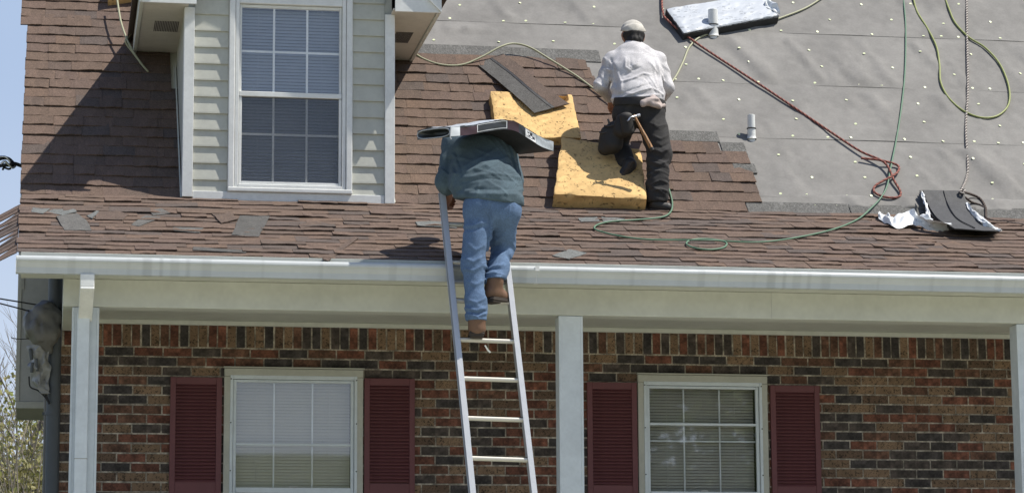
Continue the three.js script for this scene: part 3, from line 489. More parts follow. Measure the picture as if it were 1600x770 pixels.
// ---------------------------------------------------------------- dormer
{
  const Zf = 0.03, cL0 = onZ(284.5, 200, Zf).x, cL1 = onZ(301, 200, Zf).x, cR0 = onZ(600.5, 200, Zf).x, cR1 = onZ(616, 200, Zf).x, yS = 5.09, oL = -1.02, oR = 1.29, mid = (oL + oR) / 2, zo = 0.19;
  const wx0 = onZ(356, 150, Zf).x, wx1 = onZ(550, 150, Zf).x, wy0 = onZ(450, 302, Zf).y, wy1 = 5.21;
  const dor = mesh('dormer', [box(cL0 + 0.02, wx0 + 0.03, 3.58, 5.7, -0.06, 0.018), box(wx1 - 0.03, cR1 - 0.02, 3.58, 5.7, -0.06, 0.018), box(wx0 + 0.03, wx1 - 0.03, 3.58, wy0 + 0.02, -0.06, 0.018), box(wx0 + 0.03, wx1 - 0.03, wy1 - 0.02, 5.7, -0.06, 0.018)], M.siding, house);
  // lapped siding boards
  const board = (x0, x1, yb, h = 0.129) => { const s = new THREE.Shape(); s.moveTo(-0.019, yb + h + 0.012); s.lineTo(-0.020, yb + h + 0.012); s.lineTo(-(0.036), yb + 0.012); s.lineTo(-0.0365, yb); s.lineTo(-0.019, yb); s.closePath(); return new THREE.ExtrudeGeometry(s, { depth: x1 - x0, bevelEnabled: false }).rotateY(Math.PI / 2).translate(x0, 0, 0); };
  const yl = onZ(330, 255, Zf).y;
  for (let k = -3; k < 14; k++) { const y = yl + k * 0.1293; if (y < 3.60) continue; if (y > 5.22) break; mesh('siding_board', board(cL1 + 0.002, wx0 - 0.002, y), M.siding, dor); mesh('siding_board', board(wx1 + 0.002, cR0 - 0.002, y + 0.004), M.siding, dor); }
  mesh('sill_board', box(cL1 + 0.001, cR0 - 0.001, onZ(450, 319, Zf).y - 0.02, wy0 - 0.001, 0.019, 0.046, 0.004), M.vinyl, dor);
  for (let k = 0; k < 4; k++) mesh('siding_board', board(cL1 + 0.002, cR0 - 0.002, 5.235 + k * 0.129), M.siding, dor);
  mesh('corner_board', [box(cL0, cL1, onZ(292, 308, Zf).y, yS - 0.002, 0.02, 0.056, 0.004), box(cL0, cL0 + 0.022, 3.6, yS - 0.002, -0.07, 0.019, 0.004)], M.vinyl, dor);
  mesh('corner_board', [box(cR0, cR1, onZ(608, 319, Zf).y, yS - 0.002, 0.02, 0.056, 0.004), box(cR1 - 0.022, cR1, 3.6, yS - 0.002, -0.07, 0.019, 0.004)], M.vinyl, dor);
  for (const s of [0, 1]) { // cheeks
    const l = []; for (let y = 3.62; y < 5.1; y += 0.129) { const zb = -(y - SEAM) - 0.35; l.push(s ? box(cR1 - 0.02, cR1 - 0.006 , y, y + 0.127, zb, -0.071) : box(cL0 + 0.008, cL0 + 0.022, y, y + 0.127, zb, -0.071)); }
    mesh('cheek_siding', l, M.siding, dor);
    const a = V(s ? cR1 + 0.004 : cL0 - 0.006, 0, 0); mesh('step_flashing', framed(new THREE.BoxGeometry(0.010, 1.9, 0.04), V(a.x, SEAM + 0.66 + 0.012, -0.66), V(1, 0, 0), upU, upN), M.cream, dor);
  }
  // window
  const win = mesh('window', [box(wx0, wx0 + 0.048, wy0 + 0.03, wy1, 0.0, 0.058, 0.008), box(wx1 - 0.048, wx1, wy0 + 0.03, wy1, 0.0, 0.058, 0.008), box(wx0, wx1, wy0, wy0 + 0.034, 0.0, 0.064, 0.008), box(wx0, wx1, wy1 + 0.001, wy1 + 0.06, 0.0, 0.062, 0.008)], M.vinyl, dor);
  const a0 = wx0 + 0.05, a1 = wx1 - 0.05, b0 = wy0 + 0.036, b1 = wy1 - 0.002, mr = onZ(452, 149, 0.03).y;
  mesh('frame', [box(a0, a0 + 0.03, b0, b1, 0.0, 0.048, 0.005), box(a1 - 0.03, a1, b0, b1, 0.0, 0.048, 0.005), box(a0 + 0.03, a1 - 0.03, b0, b0 + 0.026, 0.0, 0.05, 0.005), box(a0 + 0.03, a1 - 0.03, b1 - 0.07, b1, 0.0, 0.047, 0.005)], M.vinyl, win);
  const c0 = a0 + 0.032, c1 = a1 - 0.032;
  mesh('sash', [box(c0, c0 + 0.022, b0 + 0.028, mr - 0.02, 0.0, 0.034, 0.004), box(c1 - 0.022, c1, b0 + 0.028, mr - 0.02, 0.0, 0.034, 0.004), box(c0, c1, mr - 0.018, mr + 0.022, 0.0, 0.04, 0.005), box(c0 + 0.022, c1 - 0.022, b0 + 0.028, b0 + 0.05, 0.0, 0.033, 0.004)], M.vinyl, win);
  mesh('sash', [box(c0, c0 + 0.018, mr + 0.024, b1 - 0.07, -0.02, 0.018, 0.004), box(c1 - 0.018, c1, mr + 0.024, b1 - 0.07, -0.02, 0.018, 0.004), box(c0 + 0.018, c1 - 0.018, b1 - 0.095, b1 - 0.072, -0.02, 0.017, 0.004)], M.vinyl, win);
  const bars = (y0, y1, z, yh) => { const l = []; for (const k of [1, 2]) { const x = lerp(c0 + 0.01, c1 - 0.01, k / 3); l.push(box(x - 0.008, x + 0.008, y0, y1, z, z + 0.008)); } l.push(box(c0 + 0.01, c1 - 0.01, yh - 0.008, yh + 0.008, z + 0.0008, z + 0.0072)); return l; };
  mesh('muntin', bars(mr + 0.022, b1 - 0.08, -0.008, onZ(452, 82, 0).y), M.vinyl, win); mesh('muntin', bars(b0 + 0.03, mr - 0.02, -0.004, onZ(452, 211, 0).y), M.vinyl, win);
  mesh('pane', box(c0 + 0.012, c1 - 0.012, mr + 0.02, b1 - 0.085, 0.004, 0.007), M.glass, win); mesh('pane', box(c0 + 0.015, c1 - 0.015, b0 + 0.04, mr - 0.016, 0.008, 0.011), M.glass, win);
  mesh('insect_screen', box(c0 + 0.02, c1 - 0.02, b0 + 0.05, mr - 0.018, 0.028, 0.029), M.screen, win);
  blinds(win, c0 + 0.01, c1 - 0.01, b0 + 0.03, b1 - 0.09, -0.055, M.blindBlue, 0.0255, 1.0);
  mesh('reveal', [box(wx0 - 0.02, wx0 + 0.03, wy0, wy1, -0.5, -0.061), box(wx1 - 0.03, wx1 + 0.02, wy0, wy1, -0.5, -0.061), box(wx0 - 0.02, wx1 + 0.02, wy1, wy1 + 0.04, -0.5, -0.061), box(wx0 - 0.02, wx1 + 0.02, wy0 - 0.04, wy0, -0.5, -0.061), box(wx0 - 0.02, wx1 + 0.02, wy0 - 0.04, wy1 + 0.04, -0.52, -0.501)], M.room, win);
  // eaves, boxed returns, gable roof
  mesh('soffit', [box(oL + 0.03, cL0 + 0.03, yS, yS + 0.014, -1.75, zo - 0.002)], M.soffit, dor); mesh('soffit', [box(cR1 - 0.03, oR - 0.03, yS, yS + 0.014, -1.75, zo - 0.002)], M.soffit, dor);
  const fas = 0.135; mesh('eave_board', box(oL - 0.001, oL + 0.028, yS - 0.012, yS + fas, -1.9, zo - 0.004, 0.004), M.cream, dor); mesh('eave_board', box(oR - 0.028, oR + 0.001, yS - 0.012, yS + fas, -1.9, zo - 0.004, 0.004), M.cream, dor);
  const prism = (l, z0, z1) => { const s = new THREE.Shape(); l.forEach(([x, y], i) => i ? s.lineTo(x, y) : s.moveTo(x, y)); s.closePath(); return new THREE.ExtrudeGeometry(s, { depth: z1 - z0, bevelEnabled: false }).translate(0, 0, z0); };
  mesh('boxed_return', prism([[oL, yS - 0.014], [cL1 + 0.004, yS - 0.014], [cL1 + 0.004, yS + fas + (cL1 - oL)], [oL, yS + fas]], zo, zo + 0.02), M.vinyl, dor);
  mesh('boxed_return', prism([[cR0 + 0.06, yS - 0.014], [oR, yS - 0.014], [oR, yS + fas], [cR0 + 0.06, yS + fas + (oR - cR0 - 0.06)]], zo, zo + 0.02), M.vinyl, dor);
  for (const s of [-1, 1]) {
    const ox = s < 0 ? oL : oR, H = Math.abs(mid - ox);
    mesh('rake_board', prism([[ox, yS - 0.014], [ox, yS + fas + 0.02], [mid - s * 0.001, yS + fas + H + 0.02], [mid - s * 0.001, yS + H - 0.03]].map(([x, y]) => [x, y]), zo + 0.021, zo + 0.043), M.vinyl, dor);
    mesh('rake_soffit', prism([[ox, yS + 0.10], [ox, yS + 0.125], [mid, yS + 0.125 + H], [mid, yS + 0.10 + H]], 0.02, zo - 0.001), M.soffit, dor);
    mesh('dormer_roof', prism([[ox + s * 0.05, yS + fas - 0.035], [ox + s * 0.05, yS + fas + 0.0], [mid, yS + fas + H + 0.05], [mid, yS + fas + H + 0.0]], -3.2, zo + 0.06), M.shingle[2], dor);
    const sx0 = s < 0 ? onZ(240, 36, -0.5).x : onZ(619, 52, -0.5).x, sx1 = s < 0 ? onZ(279, 36, -0.5).x : onZ(646, 52, -0.5).x, l = [];
    const vz0 = s < 0 ? -0.75 : -0.85, vz1 = s < 0 ? -0.42 : -0.5;
    for (let q = 0; q < 15; q++) { const x = lerp(sx0, sx1, (q + 0.5) / 15); l.push(box(x - 0.003, x + 0.003, yS - 0.004, yS - 0.0002, vz0, vz1)); }
    mesh('soffit_vent', l, M.vent, dor);
  }
  mesh('gable_wall', prism([[cL0, 5.6], [cR1, 5.6], [mid, 5.7 + 0.5]], -0.06, 0.018), M.siding, dor);
}
// vent pipes through the roof
for (const [bx, by, tx, ty, r] of [[1115, 57, 1114.5, 8, 0.042], [1175, 217, 1174, 176, 0.031]]) {
  const b = roofAt(bx, by, 0), h = (by - ty) / 203 * 1.0, p = mesh('vent_pipe', (() => { const pts = [[r, -0.2], [r, h - 0.003], [r - 0.003, h], [r - 0.006, h], [r - 0.006, h - 0.15]].map(([x, y]) => new THREE.Vector2(x, y)); return new THREE.LatheGeometry(pts, 24).translate(b.x, b.y, b.z); })(), M.pvc, house);
  const boot = [[r + 0.018, -0.04], [r + 0.012, 0.0], [r + 0.005, 0.012], [r + 0.003, 0.03], [r + 0.003, h * 0.42], [r + 0.0005, h * 0.42]].map(([x, y]) => new THREE.Vector2(x, y));
  mesh('pipe_boot', new THREE.LatheGeometry(boot.slice(1), 20).translate(b.x, b.y, b.z), M.pvc, p);
  mesh('clamp', new THREE.TorusGeometry(r + 0.004, 0.005, 6, 24).rotateX(Math.PI / 2).translate(b.x, b.y + h * 0.43, b.z), M.dark, p);
}

// ================================================================ ladder
const LT = V(0, sin(73 * R), -cos(73 * R)), LN = V(0, cos(73 * R), sin(73 * R)), LP = V(0, 2.86, 1.815);
const J = (px, py, off = 0) => onPlane(px, py, LN, LP.clone().addScaledVector(LN, off));
{
  const lad = thing('extension_ladder', 'silver aluminium extension ladder leaning on the gutter under the climbing man', 'ladder');
  const rail = (x0, y0, x1, y1, off, w, d, out, name) => {   // a channel: two flanges and a web
    const a = J(x0, y0, off), b = J(x1, y1, off), T = b.clone().sub(a), L = T.length(); T.normalize(); const X = LN.clone().cross(T).negate().normalize().multiplyScalar(-1), c = a.clone().add(b).multiplyScalar(0.5);
    if (X.x < 0) X.negate(); const Z = X.clone().cross(T), l = [];
    const put = (cx, cz, sx, sz) => l.push(framed(new RoundedBoxGeometry(sx, L, sz, 1, 0.0015), c.clone().addScaledVector(X, cx).addScaledVector(Z, cz), X, T, Z));
    put(0, d / 2 - 0.002, w, 0.004); put(0, -d / 2 + 0.002, w, 0.004); put(-out * (w / 2 - 0.002), 0, 0.004, d - 0.0085);
    return mesh(name, l, M.alu, lad);
  };
  rail(690, 298, 761, 1000, 0, 0.040, 0.072, -1, 'rail'); rail(783, 338, 861, 1000, 0, 0.038, 0.072, 1, 'rail');
  rail(691.5, 322, 731, 690, -0.075, 0.034, 0.064, -1, 'fly_rail'); rail(779, 330, 806, 540, -0.075, 0.032, 0.064, 1, 'fly_rail');
  for (const y of [986, 916, 848, 782, 717, 654.5, 592.5, 532, 471, 411, 352]) {
    const f = (y - 400) / 370, xl = lerp(701, 737, f), xr = lerp(793, 833, f);
    const a = J(xl, y - 1.6), b = J(xr, y + 1.6), r = mesh('rung', [bar(a, b, 0.0175, 0.0175, 12), framed(new RoundedBoxGeometry(0.03, a.distanceTo(b), 0.008, 1, 0.003), a.clone().add(b).multiplyScalar(0.5).addScaledVector(LT, 0.0145), V(0, 0, 1).cross(b.clone().sub(a).normalize()).cross(b.clone().sub(a).normalize()).normalize(), b.clone().sub(a).normalize(), LT.clone())], M.rung, lad);
  }
  for (const y of [440]) { const a = J(704, y, -0.075), b = J(794, y + 2, -0.075); mesh('fly_rung', bar(a, b, 0.016, 0.016, 10), M.alu, lad); }
  const lb = J(757, 537, 0.022); mesh('torn_label', [framed(new THREE.BoxGeometry(0.010, 0.035, 0.002), lb.clone().add(V(0.012, -0.025, 0)), V(0.85, 0.5, 0).normalize(), V(-0.5, 0.85, 0).normalize(), V(0, 0, 1)), framed(new THREE.BoxGeometry(0.012, 0.03, 0.002), lb.clone().add(V(0.03, -0.05, 0.002)), V(0.7, 0.7, 0).normalize(), V(-0.7, 0.7, 0).normalize(), V(0, 0, 1))], M.cream, lad);
}
// ================================================================ people
const folds = (f, fn) => (x, y, z) => { const d = f(x, y, z); return d > 0.05 || d < -0.05 ? d : d + fn(x, y, z); };
const clip = (f, ...planes) => (x, y, z) => { let d = f(x, y, z); for (const q of planes) { if (typeof q === 'function') d = Math.max(d, q(x, y, z)); else { const [n, p] = q; d = Math.max(d, (x - p.x) * n.x + (y - p.y) * n.y + (z - p.z) * n.z); } } return d; };
function handBones(w, dir, palm, side, curl) {        // wrist, pointing direction, direction the palm faces, thumb side, finger bend
  const D = dir.clone().normalize(), P = palm.clone().addScaledVector(D, -palm.dot(D)).normalize(), S = D.clone().cross(P).multiplyScalar(side), b = [], at = (d, s, p) => w.clone().addScaledVector(D, d).addScaledVector(S, s).addScaledVector(P, p);
  for (const s of [-0.024, 0, 0.024]) b.push([at(0.005, s * 0.7, 0), at(0.085, s, 0), 0.017, 0.014]);
  [[-0.031, 0.062, 0.0085], [-0.0105, 0.074, 0.0092], [0.0105, 0.078, 0.0095], [0.031, 0.070, 0.0092]].forEach(([s, L, r], i) => {
    let p = at(0.085, s, 0), a = 0; const segs = [0.45, 0.3, 0.25];
    for (let k = 0; k < 3; k++) { a += curl * (k ? 1.1 : 0.75) + i * 0.05; const q = p.clone().addScaledVector(D, cos(a) * L * segs[k]).addScaledVector(P, sin(a) * L * segs[k]); b.push([p, q, r - k * 0.0008, r - (k + 1) * 0.0008]); p = q; }
  });
  let p = at(0.025, 0.03, 0.004), q = at(0.055, 0.055, 0.02); b.push([p, q, 0.013, 0.0105]); b.push([q, q.clone().addScaledVector(D, 0.028 * cos(curl)).addScaledVector(P, 0.03 * sin(curl)).addScaledVector(S, -0.006), 0.0105, 0.008]);
  return b;
}
function headBones(c, fwd, up) {
  const S = fwd.clone().cross(up).normalize(), at = (f, u, s) => c.clone().addScaledVector(fwd, f).addScaledVector(up, u).addScaledVector(S, s);
  return [[at(-0.02, 0.03, 0), at(0.015, 0.025, 0), 0.086, 0.082], [at(0.03, -0.02, 0), at(0.045, -0.085, 0), 0.062, 0.034], [at(0.088, 0.01, 0), at(0.112, -0.025, 0), 0.010, 0.013], [at(0.075, 0.03, -0.03), at(0.075, 0.03, 0.03), 0.016, 0.016], [at(0.083, -0.058, -0.018), at(0.083, -0.058, 0.018), 0.010, 0.010],
    [at(-0.005, 0.02, 0.083), at(-0.01, -0.02, 0.08), 0.013, 0.009], [at(-0.005, 0.02, -0.083), at(-0.01, -0.02, -0.08), 0.013, 0.009]];
}
const eyes = (c, fwd, up, parent) => { const S = fwd.clone().cross(up).normalize(); for (const s of [-1, 1]) { const e = c.clone().addScaledVector(fwd, 0.079).addScaledVector(up, 0.008).addScaledVector(S, s * 0.032); mesh('eye', new THREE.SphereGeometry(0.0115, 12, 8).translate(e.x, e.y, e.z), M.white, parent); } };
// creases: [raise in mm, width in mm, z, x, y, x, y ...] in photograph pixels at depth z -> a height field over x and y
const creases = (list) => { const L = list.map(([h, w, z, ...c]) => { const p = []; for (let i = 0; i < c.length; i += 2) p.push(onZ(c[i], c[i + 1], z)); return { h: h / 1000, w: w / 1000, p }; });
  return (x, y) => { let s = 0; for (const { h, w, p } of L) { let m = 1e9, tt = 0; for (let i = 0; i + 1 < p.length; i++) { const ax = p[i].x, ay = p[i].y, dx = p[i + 1].x - ax, dy = p[i + 1].y - ay, t = Math.max(0, Math.min(1, ((x - ax) * dx + (y - ay) * dy) / (dx * dx + dy * dy))), d = Math.hypot(x - ax - dx * t, y - ay - dy * t); if (d < m) { m = d; tt = (i + t) / (p.length - 1); } } if (m < w * 3) s += h * Math.exp(-((m / w) ** 2)) * (0.35 + 0.65 * sin(Math.PI * Math.min(1, Math.max(0, 0.12 + tt * 0.76)))); } return s; }; };
const grow = (bones, g) => bones.map(([a, b, ra, rb, w, ax]) => [a, b, ra + g, rb + g, w, ax]);
const ridge = (x, y, z) => 1 - 2.4 * Math.abs(noise3(x, y, z));
const star = (p, c, n, w) => { const a = Math.atan2(p[1] - c.y, p[0] - c.x), r = Math.hypot(p[0] - c.x, p[1] - c.y, p[2] - c.z); return ridge(a * n, r * 3 + w, w) * Math.min(1, r * 12); };
const skinned = (bones, cell, k, fn, planes = [], k2 = 0.014) => { let f; if (Array.isArray(bones[0][0])) { const fs = bones.map((b) => field(b, k)); f = (x, y, z) => { let d = fs[0](x, y, z); for (let i = 1; i < fs.length; i++) d = smin(d, fs[i](x, y, z), k2); return d; }; bones = bones.flat(); } else f = field(bones, k); if (fn) f = folds(f, fn); if (planes.length) f = clip(f, ...planes); return nets(f, ...bounds(bones, 0.03), cell); };
const ease = (p, c, r) => Math.max(0, 1 - Math.hypot(p[0] - c.x, p[1] - c.y, p[2] - c.z) / r);
{ // ---- the man on the ladder
  const man = thing('person', 'person in teal shirt and blue jeans climbing the ladder, bundle on shoulders', 'person');
  const hipL = J(752, 325, 0.25), hipR = J(786, 328, 0.24), kneeL = J(739, 414, 0.17), ankL = J(745, 500, 0.095), kneeR = J(786, 386, 0.02), ankR = J(773, 438, 0.09);
  const pel = J(768, 318, 0.25), waist = J(760, 288, 0.21), chest = J(752, 240, 0.10), up = J(750, 216, 0.02), shL = J(709, 226, 0.04), shR = J(788, 224, 0.03), elL = J(697, 284, 0.08), haL = J(700, 312, -0.06), elR = J(805, 284, 0.10), haR = J(792, 338, -0.02);
  const neck = J(750, 210, -0.08), head = J(750, 226, -0.26), fwd = V(0, -0.75, -0.66).normalize(), hup = V(0, 0.66, -0.75).normalize();
  const torso = [[pel, waist, 0.128, 0.146, 1.5], [waist, chest, 0.146, 0.136, 1.5], [chest, up, 0.136, 0.105, 1.55], [up, neck, 0.09, 0.06], [shL, shR, 0.075, 0.075]];
  const armL = [[shL, elL, 0.064, 0.048], [elL, haL, 0.046, 0.03]], armR = [[shR, elR, 0.062, 0.048], [elR, haR, 0.046, 0.03]];
  const legs = [[hipL, kneeL, 0.095, 0.066], [kneeL, ankL, 0.062, 0.042], [hipR, kneeR, 0.095, 0.066], [kneeR, ankR, 0.062, 0.042], [hipL, hipR, 0.115, 0.115]];
  const thin = (l) => l.map(([a, b, r, q, w, x]) => [a, b, r * 0.78, q * 0.78, w, x]);
  const footL = [[ankL, J(745, 512, 0.07), 0.04, 0.04], [J(745, 514, 0.07), J(742, 517, -0.10), 0.036, 0.03]], footR = [[ankR, J(771, 453, 0.06), 0.042, 0.042], [J(768, 457, 0.06), J(784, 463, 0.0), 0.036, 0.031]];
  const bodyB = [...thin(torso), ...armL, ...armR, ...thin(legs), ...footL, ...footR, [neck, head, 0.058, 0.06]];
  const hL = handBones(haL, V(0.15, 0.1, -1), V(1, -0.3, 0), 1, 0.9), hR = handBones(haR, V(-0.1, 0.1, -1), V(-1, -0.3, 0), -1, 0.9);
  const body = mesh('body', mergeGeometries([skinned(bodyB, 0.014, 0.035), skinned(headBones(head, fwd, hup), 0.006, 0.03), skinned(hL, 0.0035, 0.008), skinned(hR, 0.0035, 0.008)]), M.skin, man, true);
  eyes(head, fwd, hup, man);
  mesh('hair', skinned([[head.clone().addScaledVector(fwd, -0.03).addScaledVector(hup, 0.045), head.clone().addScaledVector(hup, 0.05), 0.088, 0.08], [head.clone().addScaledVector(fwd, -0.05), head.clone().addScaledVector(fwd, -0.06).addScaledVector(hup, -0.04), 0.07, 0.055]], 0.007, 0.04), M.hair, man, true);
  const shirtB = [[...grow(torso, 0.012), [J(768, 316, 0.25), waist, 0.143, 0.15, 1.45]], [...grow(armL.slice(0, 1), 0.02), [elL, elL.clone().lerp(haL, 0.3), 0.066, 0.054]], [...grow(armR.slice(0, 1), 0.014)]];
  const cz = chest.z + 0.12, cre = creases([[13, 13, cz, 799, 222, 803, 246, 809, 272], [-9, 10, cz, 794, 222, 797, 246, 803, 275], [9, 12, cz, 722, 276, 752, 266, 790, 249], [8, 11, cz, 716, 268, 742, 254, 774, 234], [-7, 11, cz, 724, 284, 760, 272, 793, 258], [10, 12, cz, 714, 286, 760, 281, 806, 284], [-8, 10, cz, 716, 293, 756, 290, 800, 293], [8, 9, cz, 774, 275, 790, 288, 801, 296], [8, 9, cz, 750, 292, 774, 308, 782, 318], [7, 9, cz, 734, 272, 760, 280, 776, 292], [9, 7, cz, 786, 211, 795, 222, 801, 236], [8, 6, cz, 780, 212, 791, 226, 797, 244], [7, 6, cz, 773, 214, 785, 232, 792, 250], [7, 7, cz, 764, 218, 779, 238, 788, 256], [8, 12, cz, 725, 312, 760, 316, 800, 314], [-7, 9, cz, 722, 304, 760, 309, 798, 306], [10, 12, cz, 706, 250, 704, 275, 698, 300], [8, 10, cz, 690, 262, 700, 274, 712, 280], [9, 12, cz, 711, 240, 713, 270, 712, 300], [8, 8, cz, 728, 330, 736, 310, 740, 296], [-8, 12, cz, 712, 235, 715, 265, 714, 310]]);
  const hem = J(760, 325, 0.3), pitR = J(802, 232, 0.18), pitL = J(714, 250, 0.2), shirtF = (x, y, z) => {
    const p = [x, y, z], w = noise3(x * 6, y * 6, z * 6), low = Math.max(0, 1 - Math.abs(y - hem.y - 0.09) / 0.16);
    return -0.002 * w - 0.005 * low * ridge((x + y * 0.4) * 5, (y - x * 0.35) * 18, z * 4) - 0.0035 * ridge(x * 8 + 3 + w, y * 16 + x * 9, z * 8) - (z > chest.z - 0.1 ? 0.8 * cre(x, y) : 0);
  };
  mesh('shirt', skinned(shirtB, 0.0075, 0.05, shirtF, [[V(-0.17, -1, 0.0), hem], [V(-0.1, -1, -0.1).normalize(), elL.clone().add(V(0, -0.13, 0))]], 0.02), M.teal, man, true);
  const hemL = J(745, 501, 0.1).y, hemR = J(772, 436, 0.09).y, jeansB = [...grow(legs, 0.016), [ankL.clone().lerp(kneeL, 0.35), ankL, 0.074, 0.068], [ankR.clone().lerp(kneeR, 0.4), ankR, 0.077, 0.072], [pel, pel.clone().add(V(0, 0.03, -0.02)), 0.125, 0.125, 1.3]];
  const jz = hipL.z + 0.1, cre2 = creases([[-16, 10, jz, 765, 322, 764, 345, 763, 372, 761, 402], [8, 12, jz, 717, 349, 738, 352, 760, 347], [-7, 10, jz, 718, 356, 740, 359, 760, 354], [9, 12, jz, 767, 368, 780, 371, 793, 364], [-8, 10, jz, 767, 376, 782, 378, 794, 372], [4, 5, jz, 780, 322, 779, 340, 787, 345, 795, 339, 796, 322], [4, 5, jz, 727, 328, 727, 342, 738, 347, 750, 342, 750, 328], [11, 10, jz, 759, 417, 774, 413, 790, 410], [10, 9, jz, 761, 425, 775, 424, 789, 427], [9, 9, jz, 768, 404, 782, 396, 794, 388], [-8, 8, jz, 760, 420, 776, 418, 790, 418], [9, 11, jz, 722, 402, 738, 410, 757, 400], [9, 10, jz, 724, 420, 740, 424, 754, 414], [8, 10, jz, 730, 440, 742, 446, 756, 438], [7, 9, jz, 730, 380, 742, 392, 756, 384], [11, 10, jz, 728, 482, 742, 487, 760, 481], [10, 8, jz, 729, 492, 744, 496, 761, 490], [9, 9, jz, 730, 470, 744, 474, 758, 466], [-9, 8, jz, 729, 487, 744, 491, 760, 486], [10, 9, jz, 763, 432, 774, 434, 786, 430]]);
  const jf = (x, y, z) => {
    const kn = ease([x, y, z], kneeR, 0.3) + 0.6 * ease([x, y, z], kneeL.clone().add(V(0, 0.06, 0)), 0.24), an = ease([x, y, z], ankL, 0.24) + ease([x, y, z], ankR, 0.2), w = noise3(x * 8, y * 8, z * 8), seat = ease([x, y, z], hipL.clone().lerp(hipR, 0.5).add(V(0, -0.1, 0.1)), 0.2);
    const crease = y < pel.y + 0.02 && y > pel.y - 0.2 ? 0.010 * Math.max(0, 1 - Math.abs(x - (hipL.x + hipR.x) / 2 - 0.01) / 0.022) : 0;
    return -0.008 * Math.min(1, kn) * ridge(x * 6 + w, (y + x * 0.7) * 19, z * 7) - 0.013 * Math.min(1, an) * Math.max(-0.25, ridge(x * 6 + 2, (y + x * 0.5) * 22, z * 6)) - 0.002 * w - 0.003 * ridge(x * 9 + w, y * 8, z * 9) - cre2(x, y);
  };
  const jeans = mesh('jeans', skinned(jeansB, 0.0075, 0.028, jf, [(x, y, z) => y > kneeL.y ? -1 : (x > (ankL.x + ankR.x) / 2 + 0.012 ? hemR - y : hemL - y)]), M.denim, man, true);
  for (const [fb, an, hl, to] of [[footL, ankL, J(745, 515, 0.085), J(742, 519, -0.13)], [footR, ankR, J(766, 459, 0.075), J(789, 465, -0.02)]]) {
    const b = [[an.clone().add(V(0, 0.03, 0)), an, 0.048, 0.054], ...grow(fb, 0.017)];
    const boot = mesh('boot', skinned(b, 0.008, 0.03, (x, y, z) => -0.003 * noise3(x * 25, y * 25, z * 25)), M.brownBoot, man, true);
    const Z = to.clone().sub(hl).setY(0), L = Z.length(); Z.normalize(); const Y = V(0, 1, 0), X = Y.clone().cross(Z), mid = hl.clone().lerp(to, 0.5).add(V(0, -0.036, 0));
    mesh('sole', [framed(new RoundedBoxGeometry(0.105, 0.020, L + 0.05, 2, 0.009), mid, X, Y, Z), framed(new RoundedBoxGeometry(0.094, 0.026, 0.085, 2, 0.008), mid.clone().addScaledVector(Z, -L / 2 + 0.02).add(V(0, -0.012, 0)), X, Y, Z), framed(new RoundedBoxGeometry(0.1, 0.010, L + 0.035, 2, 0.004), mid.clone().add(V(0, 0.013, 0)), X, Y, Z)], M.sole, boot);
  }
}
